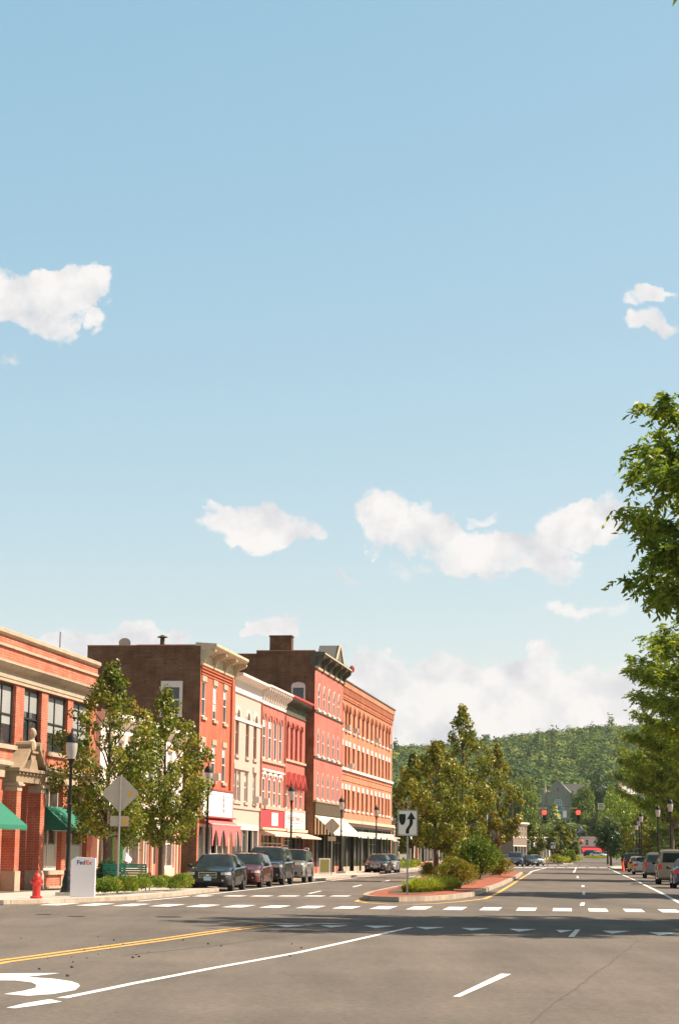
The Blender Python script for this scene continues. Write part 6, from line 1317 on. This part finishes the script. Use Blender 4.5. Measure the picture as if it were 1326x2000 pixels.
# planter with dark plant between
blob_shrub('dark_bush', XA(207, 74.6), 75.6, 1.5, 1.25, 3500, 'leaf_dark', .06, 'dark bush in the shade under the first pear tree', 81, grp=None, z=.05)
def aboard(x, y, rz, w, h, mat, label, marks):
    t = empty('sandwich_board', (x, y, .12), rz, label, 'sandwich board', 'sandwich boards on the left pavement')
    b = MB()
    for sg in (-1, 1): b.add([(-w / 2, sg * .28, 0), (w / 2, sg * .28, 0), (w / 2, sg * .03, h), (-w / 2, sg * .03, h), (-w / 2, sg * .26, 0), (w / 2, sg * .26, 0), (w / 2, sg * .01, h), (-w / 2, sg * .01, h)], [(0, 1, 2, 3), (4, 7, 6, 5), (0, 4, 5, 1), (1, 5, 6, 2), (2, 6, 7, 3), (3, 7, 4, 0)])
    f = b.build('frame', MT['sign_back'] if mat is MT['sign_white'] else MT['cream_white'], t)
    b = MB(); m = .08; a = -.285; k0 = lambda z: -.283 + (.25) * z / h
    b.quad((-w / 2 + m, k0(.15) - .004, .15), (w / 2 - m, k0(.15) - .004, .15), (w / 2 - m, k0(h - m) - .004, h - m), (-w / 2 + m, k0(h - m) - .004, h - m)); p = b.build('panel', mat, t)
    if marks: b = MB(); b.prism([(-.12, h * .35), (.12, h * .35), (.14, h * .55), (0, h * .8), (-.14, h * .55)], 'y', k0(h * .6) - .06, k0(h * .3) - .03); b.build('emblem', MT['purple'], p)
x, y = G(634, 1708, .12); aboard(x, y, 0, .75, 1.05, plain('olive_board', (.25, .24, .08), .8, .2, 4), 'olive sandwich board right of the silver boxy SUV', False)
x, y = G(787.5, 1695, .12); aboard(x, y, 0, .95, 1.35, MT['sign_white'], 'white sandwich board with a dark emblem behind the silver saloon', True)
# traffic lights of the second crossing and the next one
def signal(px, py, Y, label, s=1.0):
    z = ZA(px, py, Y); t = empty('traffic_light', (XA(px, Y), Y, z), 0, label, 'traffic light', 'red traffic lights hung over the road')
    b = MB(); b.box(-.2 * s, .2 * s, -.12, .14, -1.05 * s, .42 * s); b.build('housing', MT['black'], t)
    b = MB(); b.tube([(0, -.135, 0), (0, -.15, 0)], .34 * s, 18); b.ell((0, -.15, 0), (.34 * s, .05, .34 * s), 16, 8); b.build('red_lens', MT['stop_red'], t)
    for k in (1, 2): b = MB(); b.tube([(0, -.12, -k * .38 * s), (0, -.135, -k * .38 * s)], .14 * s, 14); b.build('dark_lens', MT['dark'], t)
    b = MB(); b.tube([(0, 0, .42 * s), (0, 0, 1.0 * s)], .03, 6); b.build('hanger', MT['black'], t)
    b = MB(); b.obox((-.65 * s, 0, .62 * s), (1.1 * s, .12, .16 * s), 0); b.build('bracket_arm', MT['signal_yellow'], t)
signal(1062.5, 1587, 287, 'red traffic light left over the second crossing, before the church'); signal(1129, 1587, 287.4, 'red traffic light right of the church over the second crossing')
signal(1136, 1642, 560, 'left one of the two small far red lights above the red awning', .85); signal(1178, 1642, 560, 'right one of the two small far red lights beside the dark willow', .85)
b = MB(); zc = ZA(1095, 1576, 287); x0, x1 = XA(1000, 288), XA(1345, 288)
P = [(x0 + (x1 - x0) * i / 14, 287.8, zc + .35 * ((i / 7 - 1) ** 2)) for i in range(15)]; b.tube(P, .02, 5); P = [(p[0], 287.8, ZA(1095, 1602, 287) + .5 * ((i / 7 - 1) ** 2)) for i, p in enumerate(P)]; b.tube(P, .022, 5)
tag(b.build('span_cable', MT['black']), 'thin black cables spanning the road at the second crossing', 'cable')
for px, lb, zt in ((1000, 'dark utility pole at the left end of the span cable', 9.5), (1345, 'utility pole off the right edge carrying the span cable', 9.5)):
    b = MB(); b.tube([(XA(px, 288), 288, -.1), (XA(px, 288), 288, zt)], [.16, .11], 10); b.tube([(XA(px, 288) - .8, 288, zt - .6), (XA(px, 288) + .8, 288, zt - .6)], .05, 6); tag(b.build('utility_pole', MT['bark']), lb, 'pole', 'poles of the span cable')
def hang_sign(px, py, w, h, mat, label, lines):
    Y = 287.7; x, z = XA(px, Y), ZA(px, py, Y); t = empty('hanging_sign', (x, Y, z), 0, label, 'road sign', 'signs hung on the span cable'); b = MB(); b.box(-w / 2, w / 2, -.02, .02, -h / 2, h / 2); p = b.build('sign_panel', mat, t)
    b = MB()
    for k in range(lines): b.box(-w * .36, w * .36, -.028, -.021, h * (.25 - k * .25) - .05, h * (.25 - k * .25) + .05)
    if lines: b.build('sign_lettering', MT['sign_black'], p)
    b = MB(); b.tube([(0, 0, h / 2), (0, 0, max(h / 2 + .1, zc - z + .1))], .02, 5); b.build('hanger', MT['black'], t)
hang_sign(1103, 1590, .5, .95, MT['sign_white'], 'white sign hanging between the two near red lights', 0); hang_sign(1174, 1575, .95, .9, plain('pale_yellow_sign', (.6, .58, .38), .6, .05, 3), 'pale lettered sign hanging right of the church', 3)
# cones, striped kerb island at the right
x = XA(1215.5, 198); t = empty('traffic_cone', (x, 198, .0), 0, 'orange traffic cone left of the black SUV', 'traffic cone'); b = MB(); b.box(-.22, .22, -.22, .22, 0, .04); b.build('cone_base', MT['cone'], t); b = MB(); b.lathe([(.17, .04), (.05, 1.0), (0, 1.02)], n=12); b.build('cone_body', MT['cone'], t)
# flagpole
x = XA(951, 300); t = empty('flagpole', (x, 300, .0), 0, 'white flagpole with a drooping flag behind the median pears', 'flagpole'); zt = ZA(951, 1470, 300)
b = MB(); b.tube([(0, 0, 0), (0, 0, zt)], [.1, .05], 8); b.build('pole', MT['cream_white'], t); b = MB(); b.ell((0, 0, zt + .08), (.14, .14, .14), 8, 6); b.build('finial', MT['signal_yellow'], t)
b = MB()
for k in range(6): b.quad((.06, 0, zt - .5 - k * .28), (.9, .15 * math.sin(k), zt - 1.0 - k * .3), (.9, .15 * math.sin(k + 1), zt - 1.3 - k * .3), (.06, 0, zt - .78 - k * .28), k % 2)
b.build('flag', [MT['maroon_ink'], MT['sign_white']], t)
# ------------------------------------------------------------------ far buildings
def simple_building(name, x, y, rz, W, D_, H, mat, label, rows, cols, wz=1.5, ww=1.0, wh=1.7, floor=3.3, gf=True, z=0.0, cornice_m=None, trim=None, fr=None):
    r = empty(name, (x, y, z), rz, label, 'building', 'distant buildings'); b = MB(); hs_ = []
    for j in range(rows):
        for i in range(cols): xc = W * (i + .5) / cols; z0 = floor * (j + 1) + .9; hs_.append(opening(xc - ww / 2, xc + ww / 2, z0, z0 + wh))
    g = [opening(.4, W - .4, .5, 2.9)] if gf else []
    wall_face(b, 0, W, -.5, H, hs_ + g, .12); shell(b, W, D_, -.5, H); b.build('wall', mat, r); roof(r, W, D_, H - .4)
    for h in hs_: window(r, h, .12, fm=fr or MT['cream_white'], fw=.1, sill=trim)
    if gf: shopfront(r, .4, W - .4, 0, 2.9, (1,), fr or MT['cream_white'], posts=4, dep=.8)
    cornice(r, -.1, W + .1, [(0, H - .5), (-.3, H - .2), (-.4, H - .15), (-.4, H + .1), (0, H + .12)], cornice_m or MT['cream_white']); return r
def along(s, o): x, y = BL(s, o); return x, y
x, y = along(121.5, -1.2); simple_building('cream_shop', x, y, BROT, 15, 10, 5.0, MT['cream'], 'low cream shop with a white sign just beyond the brick block', 0, 0)
awning([o for o in bpy.data.objects if o.name.startswith('cream_shop')][-1], .5, 6, 3.6, 3.0, 1.6, MT['cream_white'], .5, False)
x, y = along(137.5, -1.6); simple_building('pale_shop', x, y, BROT, 18, 10, 5.6, MT['cream_white'], 'low pale shop with white columns behind the left pear trunk', 0, 0)
x, y = along(157, -1.4); simple_building('brown_shop', x, y, BROT, 20, 10, 7.4, MT['salmon'], 'two storey brown shop seen behind the median shrubs', 1, 6)
x, y = along(179, -1.0); simple_building('cream_shop', x, y, BROT, 24, 10, 6.2, MT['cream'], 'cream two storey shop behind the median pears', 1, 6)
Y = 300; simple_building('brown_brick_building', XA(985, 318), 306, R_(76), 16, 10, 6.4, plain('grey_brown_render', (.22, .165, .125), .85, .1, 1), 'grey brown building behind the blue SUV', 1, 5, trim=MT['cream_white'])
simple_building('white_shop', XA(1040, 400), 400, R_(70), 14, 9, 4.6, MT['cream_white'], 'low white shop behind the dark pear beyond the second crossing', 0, 0, z=.3)
simple_building('white_shop', XA(1138, 585), 590, R_(4), 14.5, 10, 6.6, MT['cream_white'], 'white two storey shop with a long red awning at the end of the street', 1, 4, z=.0)
r = [o for o in bpy.data.objects if o.name.startswith('white_shop')][-1]
awning(r, .2, 14.3, 3.9, 2.3, 1.6, plain('red_canvas', (.60, .03, .03), .8, .06, 2), .3, False)
t = empty('turret_house', (XA(1124, 600), 600, -.3), R_(5), 'narrow white house with a small dark turret roof left of the red awning shop', 'building', 'distant buildings')
b = MB(); hs_ = [opening(.5, 1.3, 1, 2.4), opening(2.2, 3.0, 1, 2.4), opening(.5, 1.3, 4, 5.4), opening(2.2, 3.0, 4, 5.4)]; wall_face(b, 0, 3.6, -.5, 7, hs_, .12); shell(b, 3.6, 8, -.5, 7); b.build('wall', MT['cream_white'], t)
for h in hs_: window(t, h, .12)
b = MB(); b.lathe([(1.5, 7), (1.5, 8.2), (1.8, 8.25), (.9, 9.4), (0, 10.6)], (1.8, 1.5, 0), 8); b.build('turret', MT['slate'], t); b = MB(); b.prism([(0, 7), (3.6, 7), (1.8, 8.6)], 'y', 3.2, 8); b.build('roof', MT['slate'], t)
# church
CY_ = 750.0; cx0 = XA(1063.5, CY_); cx1 = XA(1116.5, CY_); zb = ZA(1090, 1652, CY_); t = empty('stone_church', ((cx0), CY_, zb), R_(-9), 'dark stone church with steep pale roof and a big traceried window', 'church')
Wc = (cx1 - cx0) * 1.0; ze = ZA(1100, 1553, CY_) - zb; za = ZA(1090, 1526, CY_) - zb; b = MB(); m_ = Wc / 2; ow = opening(m_ - 2.75, m_ + 2.75, ze * .42, ze * .985, 'gothic', ze * .70)
wall_face(b, 0, Wc, -3, ze, [ow], .5); b.poly([(0, 0, ze), (Wc, 0, ze), (m_, 0, za)]); b.quad((0, 0, -3), (0, 0, ze), (0, 30, ze), (0, 30, -3)); b.quad((Wc, 0, -3), (Wc, 30, -3), (Wc, 30, ze), (Wc, 0, ze)); b.poly([(0, 30, ze), (m_, 30, za), (Wc, 30, ze)]); b.build('wall', MT['church_stone'], t)
b = MB(); b.prism([(-.4, ze - .3), (m_, za + .1), (m_, za + .45), (-.7, ze - .1)], 'y', .4, 30); b.prism([(Wc + .4, ze - .3), (Wc + .7, ze - .1), (m_, za + .45), (m_, za + .1)], 'y', .4, 30); b.build('roof', MT['roof_light'], t)
b = MB(); b.prism([(-.5, ze - .2), (-.2, ze - .6), (m_, za + .1), (Wc + .2, ze - .6), (Wc + .5, ze - .2), (m_, za + .75)], 'y', -.25, .38); b.build('gable_coping', MT['stone'], t)
w = window(t, ow, .5, fm=MT['cream_white'], fw=.34, sash=False, mull=4, gm=MT['leaded_glass']); b = MB(); zsp = ow['zs']
b.box(ow['x0'] + .2, ow['x1'] - .2, .36, .48, zsp - .1, zsp + .1)
for k in range(4): xm = ow['x0'] + (ow['x1'] - ow['x0']) * (k + 1) / 5; b.box(xm - .11, xm + .11, .35, .405, ow['z0'] + .3, zsp - .1)
b.box(ow['x0'] + .3, ow['x1'] - .3, .355, .4, (ow['z0'] + zsp) / 2 - .1, (ow['z0'] + zsp) / 2 + .1)
def ring(cx_, cz, r, th=.17):
    for i in range(16):
        a0_, a1_ = 2 * math.pi * i / 16, 2 * math.pi * (i + 1) / 16
        b.quad((cx_ + (r - th) * math.cos(a0_), .37, cz + (r - th) * math.sin(a0_)), (cx_ + (r + th) * math.cos(a0_), .37, cz + (r + th) * math.sin(a0_)), (cx_ + (r + th) * math.cos(a1_), .37, cz + (r + th) * math.sin(a1_)), (cx_ + (r - th) * math.cos(a1_), .37, cz + (r - th) * math.sin(a1_)))
rz_ = (ow['z1'] - zsp); ring(m_, zsp + rz_ * .52, 1.25); ring(m_, zsp + rz_ * .52, .6)
for k in range(6): a = math.pi * k / 3 + .5; b.tube([(m_ + .6 * math.cos(a), .4, zsp + rz_ * .52 + .6 * math.sin(a)), (m_ + 1.25 * math.cos(a), .4, zsp + rz_ * .52 + 1.25 * math.sin(a))], .07, 4)
ring(m_ - 1.7, zsp + rz_ * .25, .6); ring(m_ + 1.7, zsp + rz_ * .25, .6); b.build('tracery', MT['blind'], w)
for x in (-.4, Wc + .4):
    b = MB(); b.box(x - .6, x + .6, -.9, .6, -3, ze + .6); b.prism([(x - .6, ze + .6), (x + .6, ze + .6), (x, ze + 2.4)], 'y', -.9, .6); b.build('buttress', MT['church_stone'] if x > 0 else MT['church_stone'], t)
b = MB(); b.lathe([(.9, ze - 1), (.9, ze + .5), (.5, ze + 1), (.25, ze + 3.5), (0, ze + 5.2)], (.2, 1.5, 0), 8); b.build('pinnacle', MT['stone'], t); b = MB(); b.box(-6, -.0, 6, 24, -3, ze * .62); b.prism([(-6.4, ze * .62), (0, ze * .62), (0, ze * .95)], 'y', 5.5, 24.5); b.build('side_aisle', MT['church_stone'], t)
b = MB(); b.prism([(0, ze - .5), (0, ze + 6.6), (9, ze + 6.2), (9, ze - .5)], 'z', 0, .01) if False else b.box(Wc + .7, Wc + 12, 16, 26, -3, ze - 1.5); b.prism([(15.5, ze - 1.5), (26.5, ze - 1.5), (21, za - .3)], 'x', m_, Wc + 12.5, 0); b.build('transept', MT['slate'], t)
b = MB(); b.box(m_ - .3, m_ + .3, -.25, 0, za - 3.6, za - 2.4); b.build('gable_slit', MT['glass'], t)
# grey roofed house on the right rise
Y = 700; zb = ZA(1240, 1580, Y); t = empty('hill_house', (XA(1212, Y), Y, zb), R_(10), 'cream house with grey roof and chimneys high on the right rise', 'house'); b = MB(); Wh = (XA(1262, Y) - XA(1212, Y)); he = ZA(1230, 1551, Y) - zb; hr = ZA(1230, 1538, Y) - zb
hs_ = [opening(Wh * k - .5, Wh * k + .5, he - 2.3, he - .8) for k in (.12, .3, .5, .7, .88)]; wall_face(b, 0, Wh, -4, he, hs_, .1); shell(b, Wh, 8, -4, he, roofz=he - .1); b.build('wall', MT['cream'], t)
for h in hs_: window(t, h, .1)
b = MB(); b.prism([(-.5, he), (8.5, he), (4, hr + .5)], 'x', -.5, Wh + .5); b.build('roof', MT['roof_light'], t)
for k, hh in ((.05, 3.2), (.55, 1.8)): b = MB(); b.box(Wh * k, Wh * k + 1.0, 2.5, 3.6, he, hr + hh); b.build('chimney', MT['pink'], t)

# ------------------------------------------------------------------ air
b = MB(); b.box(-1200, 1300, -60, 3000, -8, 190); hz = b.build('haze', bpy.data.materials.new('haze_air')); m = hz.data.materials[0]; m.use_nodes = True; t_ = m.node_tree; t_.nodes.clear()
pv = t_.nodes.new('ShaderNodeVolumePrincipled'); pv.inputs['Density'].default_value = .00005; pv.inputs['Color'].default_value = (.80, .86, .92, 1); pv.inputs['Anisotropy'].default_value = .2
oo = t_.nodes.new('ShaderNodeOutputMaterial'); t_.links.new(pv.outputs[0], oo.inputs['Volume']); tag(hz, kind='stuff')
